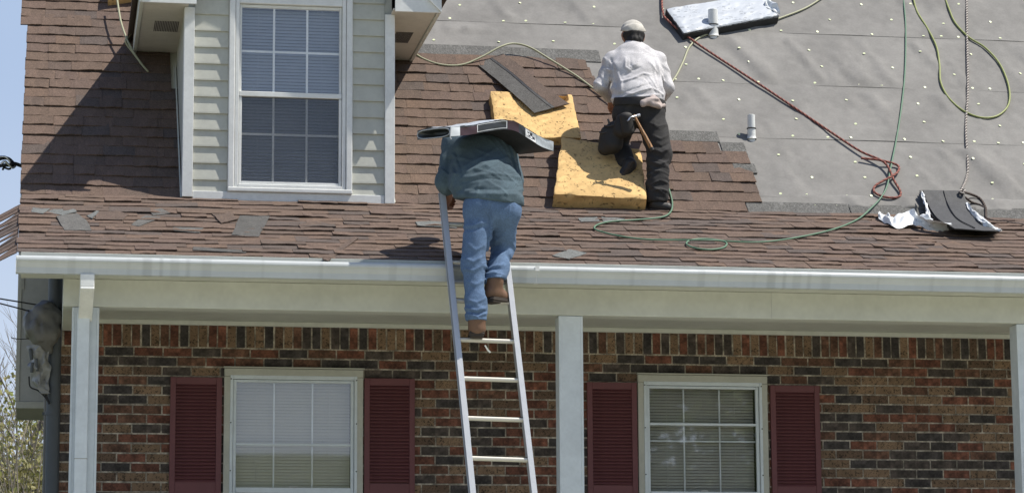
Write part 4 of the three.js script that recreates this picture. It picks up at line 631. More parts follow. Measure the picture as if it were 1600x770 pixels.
{ // ---- the bundle he carries, bent over his shoulders
  const c = document.createElement('canvas'); c.width = 1024; c.height = 128; const k = c.getContext('2d');
  k.fillStyle = '#37383a'; k.fillRect(0, 0, 1024, 128); k.fillStyle = '#dfe3e6'; k.fillRect(0, 0, 90, 128); k.fillStyle = '#412a2d'; k.fillRect(90, 20, 170, 108); k.fillRect(560, 0, 110, 128);
  k.strokeStyle = '#e8eaec'; k.lineWidth = 6; k.strokeRect(262, 16, 290, 92); k.fillStyle = '#e6e6e6'; k.fillRect(740, 10, 110, 112); k.fillStyle = '#2b2b30'; for (const [x, y, w, h] of [[760, 36, 20, 16], [788, 26, 24, 40], [812, 60, 26, 34], [770, 70, 22, 20], [754, 96, 60, 8]]) k.fillRect(x, y, w, h); k.fillStyle = '#bfc4c8'; k.fillRect(852, 0, 172, 128); k.fillStyle = '#8d9094'; for (let i = 0; i < 12; i++) k.fillRect(900 + i * 9, 30 + (i % 3) * 8, 3, 60);
  const t = new THREE.CanvasTexture(c); t.colorSpace = THREE.SRGBColorSpace;
  const front = new THREE.MeshPhysicalMaterial({ map: t, roughness: 0.35, clearcoat: 0.3 });
  const bun = thing('shingle_bundle', 'plastic wrapped shingle bundle bent over the shoulders of the climbing person', 'shingle bundle', 'bundles of shingles');
  // centre line of the near lower edge, then back by the bundle's width
  const pts = [[704, 213, 0.53], [730, 211, 0.505], [762, 205.5, 0.475], [790, 202, 0.45], [806, 205, 0.43], [826, 217, 0.405], [846, 229, 0.38], [865, 236, 0.36]].map(([x, y, o]) => J(x, y, o)), curve = new THREE.CatmullRomCurve3(pts), n = 40, W = V(-0.60, 0.07, -0.80).normalize().multiplyScalar(0.33), m = 10;
  const row = (s, e, v) => curve.getPointAt(s).add(W.clone().multiplyScalar(e)).add(V(0, v, 0));
  const grid = (nu, nv, fn, uvf) => { const pos = [], uv = [], idx = []; for (let j = 0; j <= nv; j++) for (let i = 0; i <= nu; i++) { const p = fn(i / nu, j / nv); pos.push(p.x, p.y, p.z); uv.push(...uvf(i / nu, j / nv)); } for (let j = 0; j < nv; j++) for (let i = 0; i < nu; i++) { const a = j * (nu + 1) + i; idx.push(a, a + 1, a + nu + 1, a + 1, a + nu + 2, a + nu + 1); } const g = new THREE.BufferGeometry(); g.setAttribute('position', new THREE.Float32BufferAttribute(pos, 3)); g.setAttribute('uv', new THREE.Float32BufferAttribute(uv, 2)); g.setIndex(idx); g.computeVertexNormals(); return g; };
  const T = 0.068, cr = (s, e) => 0.004 * noise3(s * 16, e * 5, 3) + 0.003 * noise3(s * 40, e * 8, 5);
  mesh('front_side', grid(n, 4, (s, v) => row(s, 0, v * T).add(V(0, 0, 0.004 * noise3(s * 14, v * 2, 1))), (s, v) => [s, v]), front, bun, true);
  mesh('top_wrap', grid(n, m, (s, e) => row(s, e, T + cr(s, e) + 0.010 * sin(e * Math.PI)), (s, e) => [s, e * 0.33]), M.wrap, bun, true);
  mesh('underside', grid(n, m, (s, e) => row(s, 1 - e, 0.0), (s, e) => [s, e * 0.33]), M.tar, bun, true);
  mesh('back_side', grid(n, 2, (s, v) => row(1 - s, 1, v * T), (s, v) => [s, v]), M.tar, bun, true);
  mesh('end_flap', grid(14, 6, (e, v) => { const q = row(0, 1 - e, v * T), in1 = Math.max(0, 1 - ((e - 0.5) / 0.44) ** 2 - ((v - 0.45) / 0.42) ** 2); return q.addScaledVector(curve.getTangentAt(0), 0.07 * Math.min(1, in1 * 2.5)); }, (e, v) => [e, v]), M.wrapDark, bun, true);
  mesh('end_flap', grid(10, 3, (e, v) => row(1, e, v * T), (e, v) => [e, v]), M.wrap, bun, true);
  const rim = []; for (let i = 0; i <= 24; i++) { const a = i / 24 * Math.PI * 2; rim.push(row(0, 0.5 + 0.485 * Math.sign(cos(a)) * Math.abs(cos(a)) ** 0.6, T * (0.5 + 0.47 * Math.sign(sin(a)) * Math.abs(sin(a)) ** 0.7)).addScaledVector(curve.getTangentAt(0), -0.003)); }
  mesh('torn_wrapper_edge', [tube(rim, 0.0042, 72, 0.05, 6), tube([row(0, 0, T), row(0, 0.0, 0.0).add(V(-0.004, 0, 0.003)), row(0, 0, -0.022).add(V(0.002, 0, 0.004))], 0.005, 12, 0.05, 5)], std(lin(.34, .36, .38), 0.5), bun);
}
{ // ---- the man nailing on the roof
  const man = thing('person', 'person in white shirt and black trousers kneeling on the foam block on the roof', 'person');
  const hipL = onZ(981, 178, -0.14), hipR = onZ(1016, 176, -0.12), kneeR = onZ(1031, 243, -0.03), ankR = onZ(1026, 308, 0.02), kneeL = onZ(966, 222, -0.46), ankL = onZ(979, 256, -0.20);
  const pel = onZ(1000, 172, -0.13), waist = onZ(997, 150, -0.17), chest = onZ(993, 112, -0.26), up = onZ(991, 86, -0.32), neck = onZ(990, 74, -0.35), head = onZ(989.5, 59, -0.38), shL = onZ(957, 94, -0.32), shR = onZ(1029, 94, -0.3), elL = onZ(940, 134, -0.30), elR = onZ(1043, 136, -0.28), haL = onZ(956, 158, -0.52), haR = onZ(1033, 158, -0.52);
  const fwd = V(0.02, -0.12, -0.99).normalize(), hup = V(0, 0.99, -0.12).normalize();
  const torso = [[pel, waist, 0.125, 0.125, 1.3], [waist, chest, 0.125, 0.125, 1.45], [chest, up, 0.125, 0.09, 1.55], [up, neck, 0.075, 0.055], [shL, shR, 0.06, 0.06]];
  const arms = [[shL, elL, 0.052, 0.042], [elL, haL, 0.042, 0.028], [shR, elR, 0.052, 0.042], [elR, haR, 0.042, 0.028]];
  const thin = (l) => l.map(([a, b, r, q, w, x]) => [a, b, r * 0.78, q * 0.78, w, x]);
  const legs = [[hipL, kneeL, 0.088, 0.062], [kneeL, ankL, 0.058, 0.042], [hipR, kneeR, 0.088, 0.060], [kneeR, ankR, 0.058, 0.042], [hipL, hipR, 0.1, 0.1]];
  const footR = [[ankR, onZ(1026, 318, 0.02), 0.038, 0.036], [onZ(1022, 321, 0.02), onZ(1043, 324, 0.05), 0.034, 0.027]], footL = [[ankL, onZ(984, 256, -0.15), 0.036, 0.036], [onZ(985, 258, -0.13), onZ(970, 279, -0.13), 0.034, 0.030]];
  const hL = handBones(haL, V(0.25, -0.3, -1), V(0.5, -1, 0), -1, 0.8), hR = handBones(haR, V(-0.25, -0.3, -1), V(-0.5, -1, 0), 1, 0.8);
  mesh('body', mergeGeometries([skinned([...thin(torso), ...arms, ...thin(legs), ...thin(footL), ...thin(footR), [neck, head, 0.054, 0.055]], 0.014, 0.035), skinned(headBones(head, fwd, hup), 0.006, 0.03), skinned(hL, 0.0035, 0.008), skinned(hR, 0.0035, 0.008)]), M.skin, man, true);
  eyes(head, fwd, hup, man);
  const hc = head.clone().addScaledVector(fwd, -0.012).addScaledVector(hup, 0.02);
  mesh('hair', skinned([[hc.clone().addScaledVector(fwd, -0.012).addScaledVector(hup, -0.02), hc.clone().addScaledVector(hup, -0.055).addScaledVector(fwd, -0.02), 0.090, 0.068], [hc.clone().addScaledVector(hup, -0.07).addScaledVector(fwd, -0.03), hc.clone().addScaledVector(hup, -0.09).addScaledVector(fwd, -0.03), 0.062, 0.054]], 0.006, 0.03, (x, y, z) => -0.006 * noise3(x * 60, y * 30, z * 40), [[fwd, head.clone().addScaledVector(fwd, 0.055)]]), M.hair, man, true);
  const cu2 = hup.clone().multiplyScalar(0.93).addScaledVector(fwd, -0.36).normalize(), cc = head.clone().addScaledVector(hup, 0.035), cap = mesh('cap', skinned([[cc, cc.clone().addScaledVector(hup, 0.02).addScaledVector(fwd, 0.01), 0.108, 0.098]], 0.006, 0.02, (x, y, z) => -0.002 * noise3(x * 30, y * 30, z * 30), [[cu2.clone().negate(), cc.clone().addScaledVector(cu2, 0.018)]]), M.cap2, man, true);
  { const S = fwd.clone().cross(hup).normalize(), s = new THREE.Shape(); s.moveTo(-0.075, 0); s.bezierCurveTo(-0.07, 0.1, 0.07, 0.1, 0.075, 0); s.bezierCurveTo(0.05, 0.03, -0.05, 0.03, -0.075, 0); mesh('bill', framed(new THREE.ExtrudeGeometry(s, { depth: 0.004, bevelEnabled: false }), cc.clone().addScaledVector(fwd, 0.065), S, fwd.clone().addScaledVector(hup, -0.25).normalize(), S.clone().cross(fwd.clone().addScaledVector(hup, -0.25).normalize())), M.cap2, cap);
    const arc = []; for (let i = 0; i <= 10; i++) { const a = (i / 10 - 0.5) * 1.5; arc.push(cc.clone().addScaledVector(fwd, -0.096 * cos(a)).addScaledVector(S, 0.096 * sin(a)).addScaledVector(hup, 0.018 - 0.036 * cos(a))); } mesh('strap', tube(arc, 0.007, 24, 0.05, 6), M.cap2, cap);
    mesh('button', new THREE.SphereGeometry(0.009, 10, 8).translate(...cc.clone().addScaledVector(hup, 0.112).toArray()), M.cap2, cap); }
  const shirtB = [[...grow(torso.slice(1, 4), 0.014), [pel.clone().lerp(waist, 0.5), waist, 0.138, 0.142, 1.35], [shL, shR, 0.07, 0.07], [up, neck, 0.086, 0.066]], [[shL, elL, 0.066, 0.054], [elL, elL.clone().lerp(haL, 0.75), 0.053, 0.040]], [[shR, elR, 0.066, 0.054], [elR, elR.clone().lerp(haR, 0.75), 0.053, 0.040]]];
  const cz = chest.z + 0.14, cre = creases([[3, 4, cz, 978, 82, 1006, 80, 1034, 83], [13, 9, cz, 971, 128, 988, 124, 1004, 116, 1017, 118], [-12, 11, cz, 976, 119, 988, 111, 1000, 106], [10, 8, cz, 979, 88, 977, 104, 986, 112], [-8, 7, cz, 986, 90, 985, 102, 992, 108], [10, 8, cz, 1000, 92, 994, 100, 986, 105], [9, 9, cz, 1013, 119, 1020, 132, 1027, 147], [-8, 8, cz, 1006, 124, 1014, 137, 1021, 149], [9, 9, cz, 951, 82, 955, 105, 957, 132, 957, 152], [-9, 8, cz, 960, 86, 963, 110, 964, 140], [10, 9, cz, 1030, 90, 1034, 118, 1036, 150], [-8, 8, cz, 1025, 92, 1028, 118, 1030, 142], [12, 9, cz, 962, 157, 985, 150, 1015, 141, 1035, 149], [-9, 8, cz, 966, 150, 990, 142, 1014, 134], [9, 8, cz, 976, 163, 1000, 155, 1028, 151], [9, 8, cz, 1016, 96, 1024, 106, 1029, 112], [8, 8, cz, 966, 112, 970, 130, 968, 146], [8, 8, cz, 1004, 128, 996, 138, 984, 146], [7, 8, cz, 944, 110, 950, 120, 955, 124], [8, 8, cz, 938, 124, 946, 130, 954, 134], [8, 8, cz, 1036, 112, 1042, 122, 1048, 128], [-7, 7, cz, 1020, 110, 1022, 124, 1024, 136]]);
  const pL = shL.clone().add(V(0.05, -0.12, 0.1)), pR = shR.clone().add(V(-0.05, -0.12, 0.1)), shF = (x, y, z) => { const p = [x, y, z], w = noise3(x * 6, y * 6, z * 6), low = Math.max(0, 1 - Math.abs(y - waist.y - 0.02) / 0.17), mid = Math.max(0, 1 - Math.hypot(x - chest.x + 0.03, y - chest.y) / 0.22), arm = Math.min(1, Math.max(0, Math.abs(x - chest.x) - 0.17) * 9); return -0.002 * w - 0.005 * low * ridge((x - y * 0.3) * 6 + w, (y + x * 0.35) * 18, z * 3) - 0.0035 * ridge(x * 8 + w, y * 10 + x * 6, z * 8) - 0.006 * arm * ridge(x * 7, (y + x * 0.6) * 19, z * 7) - (z > chest.z - 0.06 ? 0.8 * cre(x, y) : 0); };
  const shirt = mesh('shirt', skinned(shirtB, 0.007, 0.04, shF, [], 0.016), M.shirt, man, true);
  mesh('collar', skinned([[neck.clone().add(V(-0.035, 0, 0)), neck.clone().add(V(0.035, 0, 0)), 0.058, 0.058]], 0.007, 0.02, null, [[V(0, 1, -0.3).normalize(), neck.clone().add(V(0, 0.028, 0))]]), M.shirt, shirt, true);
  const pantB = [...grow(legs, 0.018), [pel, pel.clone().add(V(0, 0.06, -0.02)), 0.128, 0.128, 1.3], [kneeR, ankR, 0.088, 0.086], [hipR.clone().lerp(kneeR, 0.4), kneeR, 0.112, 0.092], [ankL.clone().lerp(kneeL, 0.4), ankL, 0.07, 0.06]];
  const tz = hipR.z + 0.1, cre3 = creases([[10, 10, tz, 1012, 192, 1026, 200, 1042, 194], [9, 9, tz, 1018, 214, 1030, 220, 1044, 212], [11, 10, tz, 1018, 236, 1030, 242, 1044, 234], [-10, 9, tz, 1018, 228, 1030, 234, 1044, 226], [11, 9, tz, 1016, 256, 1028, 260, 1042, 254], [12, 9, tz, 1014, 274, 1026, 270, 1042, 276], [-9, 8, tz, 1014, 266, 1028, 264, 1042, 268], [12, 9, tz, 1012, 292, 1026, 286, 1042, 290], [11, 8, tz, 1012, 304, 1026, 299, 1042, 304], [5, 5, tz, 1022, 182, 1020, 200, 1030, 204, 1038, 198, 1038, 182], [-10, 9, tz, 1001, 176, 1000, 196, 1002, 216]]);
  const pf = (x, y, z) => { const w = noise3(x * 7, y * 7, z * 7), sh = Math.max(0, Math.min(1, (kneeR.y + 0.1 - y) / 0.15)); return -0.010 * sh * ridge(x * 6 + w, (y + x * 0.6) * 19, z * 6) - 0.003 * w - 0.004 * ridge(x * 8 + w, y * 10, z * 8) - cre3(x, y); };
  mesh('trousers', skinned(pantB, 0.0085, 0.03, pf, [[V(0, -1, 0), V(0, ankR.y - 0.045, 0)]]), M.pants, man, true);
  const bR = mesh('boot', skinned([[ankR, ankR.clone().add(V(0, -0.05, 0)), 0.05, 0.05], ...grow(footR, 0.012)], 0.008, 0.03), M.blackBoot, man, true);
  mesh('sole', skinned([[onZ(1016, 329, 0.03), onZ(1044, 331, 0.06), 0.017, 0.015, 2.2, V(0, 0, 1)]], 0.006, 0.01), M.sole, bR, true);
  const bL = mesh('boot', skinned([[ankL, ankL.clone().add(V(0.02, 0, 0.02)), 0.052, 0.052], ...grow(footL, 0.012)], 0.008, 0.03), M.blackBoot, man, true);
  const sd = onZ(970, 279, -0.09).sub(onZ(986, 255, -0.085)).normalize(), sx = V(0.85, 0.5, 0.1).normalize(); mesh('sole', skinned([[onZ(986, 255, -0.085), onZ(981, 263, -0.088), 0.018, 0.015, 2.3, sx], [onZ(979, 266, -0.09), onZ(969, 281, -0.095), 0.017, 0.018, 2.7, sx]], 0.006, 0.012, (x, y, z) => 0.003 * (sin((x * sd.x + y * sd.y + z * sd.z) * 300) > 0 ? 1 : 0)), M.sole, bL, true);
  // tool belt with its pouches
  const ring = []; for (let i = 0; i <= 40; i++) { const a = i / 40 * Math.PI * 2; ring.push(pel.clone().add(V(0.205 * cos(a), 0.045 - 0.02 * cos(a) + 0.012 * sin(a * 2), 0.168 * sin(a) - 0.01))); }
  const bc = new THREE.CatmullRomCurve3(ring, true), bp = [], bi = []; for (let i = 0; i <= 80; i++) { const p = bc.getPointAt((i % 80) / 80), o = p.clone().sub(pel).setY(0).normalize(); for (const [u, w] of [[-0.03, 0.006], [0.03, 0.006], [0.03, -0.004], [-0.03, -0.004]]) bp.push(p.x + o.x * w, p.y + u, p.z + o.z * w); } for (let i = 0; i < 80; i++) for (let q = 0; q < 4; q++) { const a = i * 4 + q, b = i * 4 + (q + 1) % 4; bi.push(a, b, a + 4, b, b + 4, a + 4); }
  const bg = new THREE.BufferGeometry(); bg.setAttribute('position', new THREE.Float32BufferAttribute(bp, 3)); bg.setIndex(bi); bg.computeVertexNormals();
  const belt = mesh('tool_belt', bg, M.leather, man);
  mesh('buckle', framed(new RoundedBoxGeometry(0.05, 0.05, 0.008, 1, 0.003), pel.clone().add(V(0, 0.045, -0.185)), V(1, 0, 0), V(0, 1, 0), V(0, 0, 1)), M.steel, belt);
  const pB = onZ(966, 212, -0.12); mesh('pouch', skinned([[onZ(962, 200, -0.13), onZ(957, 226, -0.14), 0.062, 0.072, 1.15], [onZ(948, 206, -0.15), onZ(945, 232, -0.17), 0.045, 0.055], [onZ(975, 186, -0.06), onZ(972, 205, -0.06), 0.05, 0.05, 1.3]], 0.009, 0.02, (x, y, z) => -0.006 * noise3(x * 18, y * 14, z * 18)), M.leather, belt, true);
  mesh('pouch', skinned([[onZ(979, 182, 0.02), onZ(982, 205, 0.01), 0.036, 0.034, 1.5]], 0.008, 0.02), M.leather, belt, true);
  const rimAt = (px, py, z, r, w) => { const l = [], c = onZ(px, py, z); for (let i = 0; i <= 20; i++) { const a = i / 20 * Math.PI * 2; l.push(c.clone().add(V(r * w * cos(a), 0.012 * sin(a * 2), r * sin(a)))); } return tube(l, 0.006, 40, 0.05, 6); };
  mesh('pouch_rim', [rimAt(960, 197, -0.13, 0.068, 1.15), rimAt(947, 207, -0.155, 0.05, 1.0)], std(lin(.045, .04, .037), 0.6), belt);
  mesh('tool_handle', [bar(onZ(955, 200, -0.12), onZ(950, 186, -0.10), 0.010, 0.008, 8), bar(onZ(963, 200, -0.10), onZ(961, 189, -0.09), 0.007, 0.007, 8)], M.mast, belt);
  mesh('loop', new THREE.TorusGeometry(0.028, 0.005, 6, 20).rotateX(1.2).translate(...onZ(991, 184, 0.055).toArray()), M.steel, belt);
  // hammer hanging from the belt
  const ham = thing('hammer', 'claw hammer with wooden handle hanging from the tool belt on the back', 'hammer');
  const h0 = onZ(992, 182, 0.085), h1 = onZ(1019, 233, 0.12), D = h1.clone().sub(h0).normalize(), cv = new THREE.CatmullRomCurve3([h0.clone().addScaledVector(D, -0.015), h0.clone().lerp(h1, 0.5), h1]);
  mesh('handle', (() => { const g = new THREE.TubeGeometry(cv, 24, 0.015, 10), p = g.attributes.position; for (let i = 0; i < p.count; i++) { const t = Math.floor(i / 11) / 24, c = cv.getPoint(t), k = 0.72 + 0.35 * sm(Math.min(1, Math.max(0, (t - 0.25) / 0.5))); p.setXYZ(i, c.x + (p.getX(i) - c.x) * k, c.y + (p.getY(i) - c.y) * k, c.z + (p.getZ(i) - c.z) * k); } g.computeVertexNormals(); return g; })(), M.handle, ham);
  mesh('grip_cap', bar(h1.clone().addScaledVector(D, -0.012), h1.clone().addScaledVector(D, 0.012), 0.018, 0.017, 12), M.blackBoot, ham);
  const hx = V(-0.93, -0.3, 0.15).normalize(); mesh('hammer_head', [bar(h0.clone().addScaledVector(hx, -0.045), h0.clone().addScaledVector(hx, -0.02), 0.015, 0.015, 12), bar(h0.clone().addScaledVector(hx, -0.022), h0.clone().addScaledVector(hx, 0.012), 0.011, 0.014, 8), ...[-1, 1].map((s) => tube([h0.clone().addScaledVector(hx, 0.01).add(V(0, 0, s * 0.007)), h0.clone().addScaledVector(hx, 0.04).add(V(0.002, 0.002, s * 0.010)), h0.clone().addScaledVector(hx, 0.07).add(V(0.008, -0.018, s * 0.013))], 0.006, 10, 0.1, 6))], M.steel, ham);
  const rag = thing('work_cloth', 'pale crumpled cloth tucked in the belt above the hammer', 'cloth');
  mesh('folded_cloth', skinned([[onZ(1006, 161, 0.03), onZ(1022, 157, 0.0), 0.03, 0.04], [onZ(1022, 160, 0.0), onZ(1036, 165, -0.06), 0.036, 0.022], [onZ(1020, 163, 0.03), onZ(1033, 168, -0.01), 0.018, 0.014]], 0.007, 0.03, (x, y, z) => -0.009 * noise3(x * 22, y * 45, z * 22)), std(lin(.62, .52, .48), 0.95, { map: rep(clothT, 6) }), rag, true);
}
// ================================================================ things on the roof
// a slab whose top follows four corners
function slab(corners, t, n, fn) {
  const [A, B, C, D] = corners, N = B.clone().sub(A).cross(D.clone().sub(A)).normalize(), m = 14, pos = [], idx = [], id = {};
  const P = (i, j, k) => { const key = i + ',' + j + ',' + k; if (id[key] !== undefined) return id[key]; const a = i / n, b = j / n, c = k / 4; const p = A.clone().lerp(B, a).lerp(D.clone().lerp(C, a), b).addScaledVector(N, -t * (1 - c)); fn?.(p, a, b, c, N); pos.push(p.x, p.y, p.z); return (id[key] = pos.length / 3 - 1); };
  const q = (a, b, c, d) => idx.push(a, b, c, a, c, d);
  for (let i = 0; i < n; i++) for (let j = 0; j < n; j++) { q(P(i, j, 4), P(i + 1, j, 4), P(i + 1, j + 1, 4), P(i, j + 1, 4)); q(P(i, j, 0), P(i, j + 1, 0), P(i + 1, j + 1, 0), P(i + 1, j, 0)); }
  for (let i = 0; i < n; i++) for (let k = 0; k < 4; k++) { q(P(i, 0, k), P(i + 1, 0, k), P(i + 1, 0, k + 1), P(i, 0, k + 1)); q(P(i + 1, n, k), P(i, n, k), P(i, n, k + 1), P(i + 1, n, k + 1)); q(P(0, i + 1, k), P(0, i, k), P(0, i, k + 1), P(0, i + 1, k + 1)); q(P(n, i, k), P(n, i + 1, k), P(n, i + 1, k + 1), P(n, i, k + 1)); }
  const g = new THREE.BufferGeometry(); g.setAttribute('position', new THREE.Float32BufferAttribute(pos, 3)); g.setIndex(idx); return toCreasedNormals(g, 0.75);
}
const upAt = (px, py, h) => onPlane(px, py, upN, V(0, SEAM, 0).addScaledVector(upN, h));
{
  const rough = (k) => (p, a, b, c, N) => {
    const e = Math.min(a, 1 - a, b, 1 - b), n = fbm(p.x * 14 + k, p.y * 14, p.z * 14, 4), top = c > 0.9 ? 1 : 0;
    p.addScaledVector(N, top * (0.006 * n - 0.012 * Math.max(0, noise3(p.x * 30 + k, p.y * 30, p.z * 30) - 0.35)));
    if (e < 0.001) { p.x += 0.008 * noise3(p.y * 12, p.z * 12, k) * (a < 0.5 ? 1 : -1); p.addScaledVector(upU, 0.010 * noise3(p.x * 13, c * 3, k)); if (c > 0.9) p.addScaledVector(N, -0.006 - 0.006 * Math.max(0, noise3(p.x * 25, p.y * 25, k))); }
    if (k > 5 && b > 0.8 && a > 0.25 && a < 0.92 && top) p.addScaledVector(N, -0.05 * Math.min(1, (b - 0.8) * 8) * Math.max(0, noise3(a * 7, 2, k) + 0.5));
  };
  const f1 = thing('foam_block', 'yellow foam block under the knee of the man on the roof, lower of the two', 'foam block', 'foam blocks');
  mesh('foam', slab([upAt(866, 301, 0.15), upAt(1011, 309, 0.15), upAt(1001, 232, 0.15), upAt(879, 212, 0.15)], 0.148, 36, rough(2)), M.foam, f1);
  const f2 = thing('foam_block', 'yellow foam block with a loose shingle across its top, upper of the two', 'foam block', 'foam blocks');
  mesh('foam', slab([upAt(776, 214, 0.11), upAt(909, 213, 0.11), upAt(894, 146, 0.11), upAt(766, 141, 0.11)], 0.108, 36, rough(9)), M.foam, f2);
}
{
  const f3 = thing('foam_block', 'foam block cut by the top edge, on the shingles left of the dormer', 'foam block', 'foam blocks');
  mesh('foam', slab([upAt(168, -12, 0.14), upAt(232, -20, 0.14), upAt(226, -92, 0.14), upAt(176, -88, 0.14)], 0.13, 24, (p, a, b, c, N) => { if (c > 0.9) p.addScaledVector(N, 0.006 * fbm(p.x * 14, p.y * 14, p.z * 14, 3)); }), M.foam, f3);
}
{ // a loose laminated shingle lying over the upper block
  const ls = thing('loose_shingle', 'loose two tone shingle lying across the upper foam block', 'shingle');
  const l0 = [[744, 100, 0.015], [772, 122, 0.04], [805, 150, 0.13], [835, 177, 0.135]], l1 = [[786, 85, 0.015], [818, 108, 0.06], [853, 138, 0.13], [889, 163, 0.135]];
  const cu0 = new THREE.CatmullRomCurve3(l0.map((p) => upAt(...p))), cu1 = new THREE.CatmullRomCurve3(l1.map((p) => upAt(...p)));
  const strip = (e0, e1, lift, t) => { const pos = [], idx = [], n = 24; for (let i = 0; i <= n; i++) { const a = cu0.getPoint(i / n), b = cu1.getPoint(i / n); for (const [e, o] of [[e0, lift + t], [e1, lift + t], [e1, lift], [e0, lift]]) { const p = a.clone().lerp(b, e).addScaledVector(upN, o + 0.002 * noise3(i * 0.6, e * 3, 1)); pos.push(p.x, p.y, p.z); } } for (let i = 0; i < n; i++) for (let q = 0; q < 4; q++) { const a = i * 4 + q, b = i * 4 + (q + 1) % 4; idx.push(a, a + 4, b, b, a + 4, b + 4); } idx.push(0, 1, 2, 0, 2, 3); const z = n * 4; idx.push(z, z + 2, z + 1, z, z + 3, z + 2); const g = new THREE.BufferGeometry(); g.setAttribute('position', new THREE.Float32BufferAttribute(pos, 3)); g.setIndex(idx); const f = g.toNonIndexed(); f.computeVertexNormals(); return f; };
  mesh('headlap', strip(0, 0.52, 0, 0.006), M.shingleGrey[2], ls); mesh('sealant_stripe', strip(0.5, 0.58, 0.0065, 0.003), M.tar, ls); mesh('tab_band', strip(0.585, 1, 0.0, 0.0095), M.shingle[2], ls);
}
// shingle bundles lying on the roof
function dropSheet(poly) { return poly; }
{
  const b = thing('shingle_bundle', 'white wrapped shingle bundle lying behind the taller vent pipe', 'shingle bundle', 'bundles of shingles');
  const H = 0.085, c = [upAt(1069, 51, H), upAt(1218, 24, H), upAt(1190, -10, H), upAt(1041, 13, H)];
  mesh('shingle_stack', slab(c.map((p) => p.clone().addScaledVector(upN, -0.004)), H - 0.01, 16, (p, a, bb, cc, N) => p.addScaledVector(N, 0.003 * noise3(p.x * 20, p.y * 20, 0))), M.tar, b);
  const w = c.map((p, i) => p.clone().addScaledVector(upN, 0.005));
  mesh('wrapper', slab(w, 0.012, 40, (p, a, bb, cc, N) => p.addScaledVector(N, 0.007 * fbm(p.x * 16, p.y * 16, p.z * 16, 3) - (Math.min(a, 1 - a, bb, 1 - bb) < 0.02 ? 0.010 : 0))), M.wrap, b);
  mesh('plastic_flap', slab([upAt(1196, 10, H + 0.01), upAt(1220, 22, H + 0.01), upAt(1216, 8, H + 0.05), upAt(1198, -4, H + 0.03)], 0.004, 10, (p, a, bb, cc, N) => p.addScaledVector(N, 0.02 * noise3(p.x * 40, p.y * 40, 2))), M.plastic, b);
}
{
  const b = thing('shingle_bundle', 'opened dark shingle bundle with torn white plastic lying over the roof bend', 'shingle bundle', 'bundles of shingles');
  const L = [[1442, 297], [1450, 318], [1466, 341], [1492, 357]], Rr = [[1503, 298], [1513, 320], [1533, 344], [1561, 361]];
  const layer = (dl, dr, h, t) => { const cl = new THREE.CatmullRomCurve3(L.map(([x, y]) => roofAt(x + dl, y, h))), cR = new THREE.CatmullRomCurve3(Rr.map(([x, y]) => roofAt(x + dr, y, h))), n = 20, pos = [], idx = [], N = V(0, cos(34 * R), sin(34 * R)); for (let i = 0; i <= n; i++) for (let s = 0; s < 2; s++) for (let j = 0; j <= 6; j++) { const p = cl.getPoint(i / n).lerp(cR.getPoint(i / n), j / 6).addScaledVector(N, -s * t + 0.003 * noise3(i * 0.3, j, h * 40)); pos.push(p.x, p.y, p.z); } const id = (i, s, j) => (i * 2 + s) * 7 + j, q = (a, b2, c, d) => idx.push(a, b2, c, a, c, d); for (let i = 0; i < n; i++) { for (let j = 0; j < 6; j++) { q(id(i, 0, j), id(i + 1, 0, j), id(i + 1, 0, j + 1), id(i, 0, j + 1)); q(id(i, 1, j), id(i, 1, j + 1), id(i + 1, 1, j + 1), id(i + 1, 1, j)); } q(id(i, 0, 0), id(i, 1, 0), id(i + 1, 1, 0), id(i + 1, 0, 0)); q(id(i, 0, 6), id(i + 1, 0, 6), id(i + 1, 1, 6), id(i, 1, 6)); } for (let j = 0; j < 6; j++) { q(id(n, 0, j), id(n, 1, j), id(n, 1, j + 1), id(n, 0, j + 1)); q(id(0, 0, j), id(0, 0, j + 1), id(0, 1, j + 1), id(0, 1, j)); } const g = new THREE.BufferGeometry(); g.setAttribute('position', new THREE.Float32BufferAttribute(pos, 3)); g.setIndex(idx); const f = g.toNonIndexed(); f.computeVertexNormals(); return f; };
  for (let k = 0; k < 6; k++) mesh('shingle', layer(-3 + rr(-1, 1), 2 + rr(-2, 2), 0.018 + k * 0.012, 0.010), M.tar, b);
  const topM = std(lin(.085, .088, .095), 0.75, { map: rep(granT, 3) }); mesh('top_shingle', layer(1, 0, 0.094, 0.008), topM, b);
  const mid = [[1476, 298], [1482, 318], [1497, 341], [1524, 356]].map(([x, y]) => roofAt(x, y, 0.100)); mesh('sealant_stripe', tube(mid, 0.005, 24, 0.05, 5), M.tar, b);
  // crumpled plastic
  const sheet = (pl, ph, hh, nz, k) => { const a = new THREE.CatmullRomCurve3(pl.map((p) => roofAt(...p))), c = new THREE.CatmullRomCurve3(ph.map((p) => roofAt(...p))), g = new THREE.PlaneGeometry(1, 1, 54, 18), p = g.attributes.position; for (let i = 0; i < p.count; i++) { const u = p.getX(i) + 0.5, v = p.getY(i) + 0.5, w = a.getPoint(u).lerp(c.getPoint(u), v), f = Math.abs(noise3(u * 7 + k, v * 2.5 + u * 5, 1)) * 1.1 + Math.abs(noise3(u * 15 + k, v * 4 - u * 4, 4)) * 0.35, e = sin(Math.min(1, v * 1.2) * Math.PI); w.addScaledVector(loN, hh * f * (0.35 + 0.65 * e)); w.x += 0.012 * noise3(u * 9, v * 5, k); w.y += nz * noise3(u * 9, v * 6, k + 3); p.setXYZ(i, w.x, w.y, w.z); } g.computeVertexNormals(); return g; };
  mesh('torn_plastic', sheet([[1374, 345, 0.02], [1400, 357, 0.02], [1430, 356, 0.02], [1460, 362, 0.02], [1484, 360, 0.03]], [[1374, 336, 0.03], [1398, 341, 0.05], [1420, 330, 0.09], [1445, 343, 0.11], [1488, 352, 0.11]], 0.075, 0.010, 2), M.plastic, b, true);
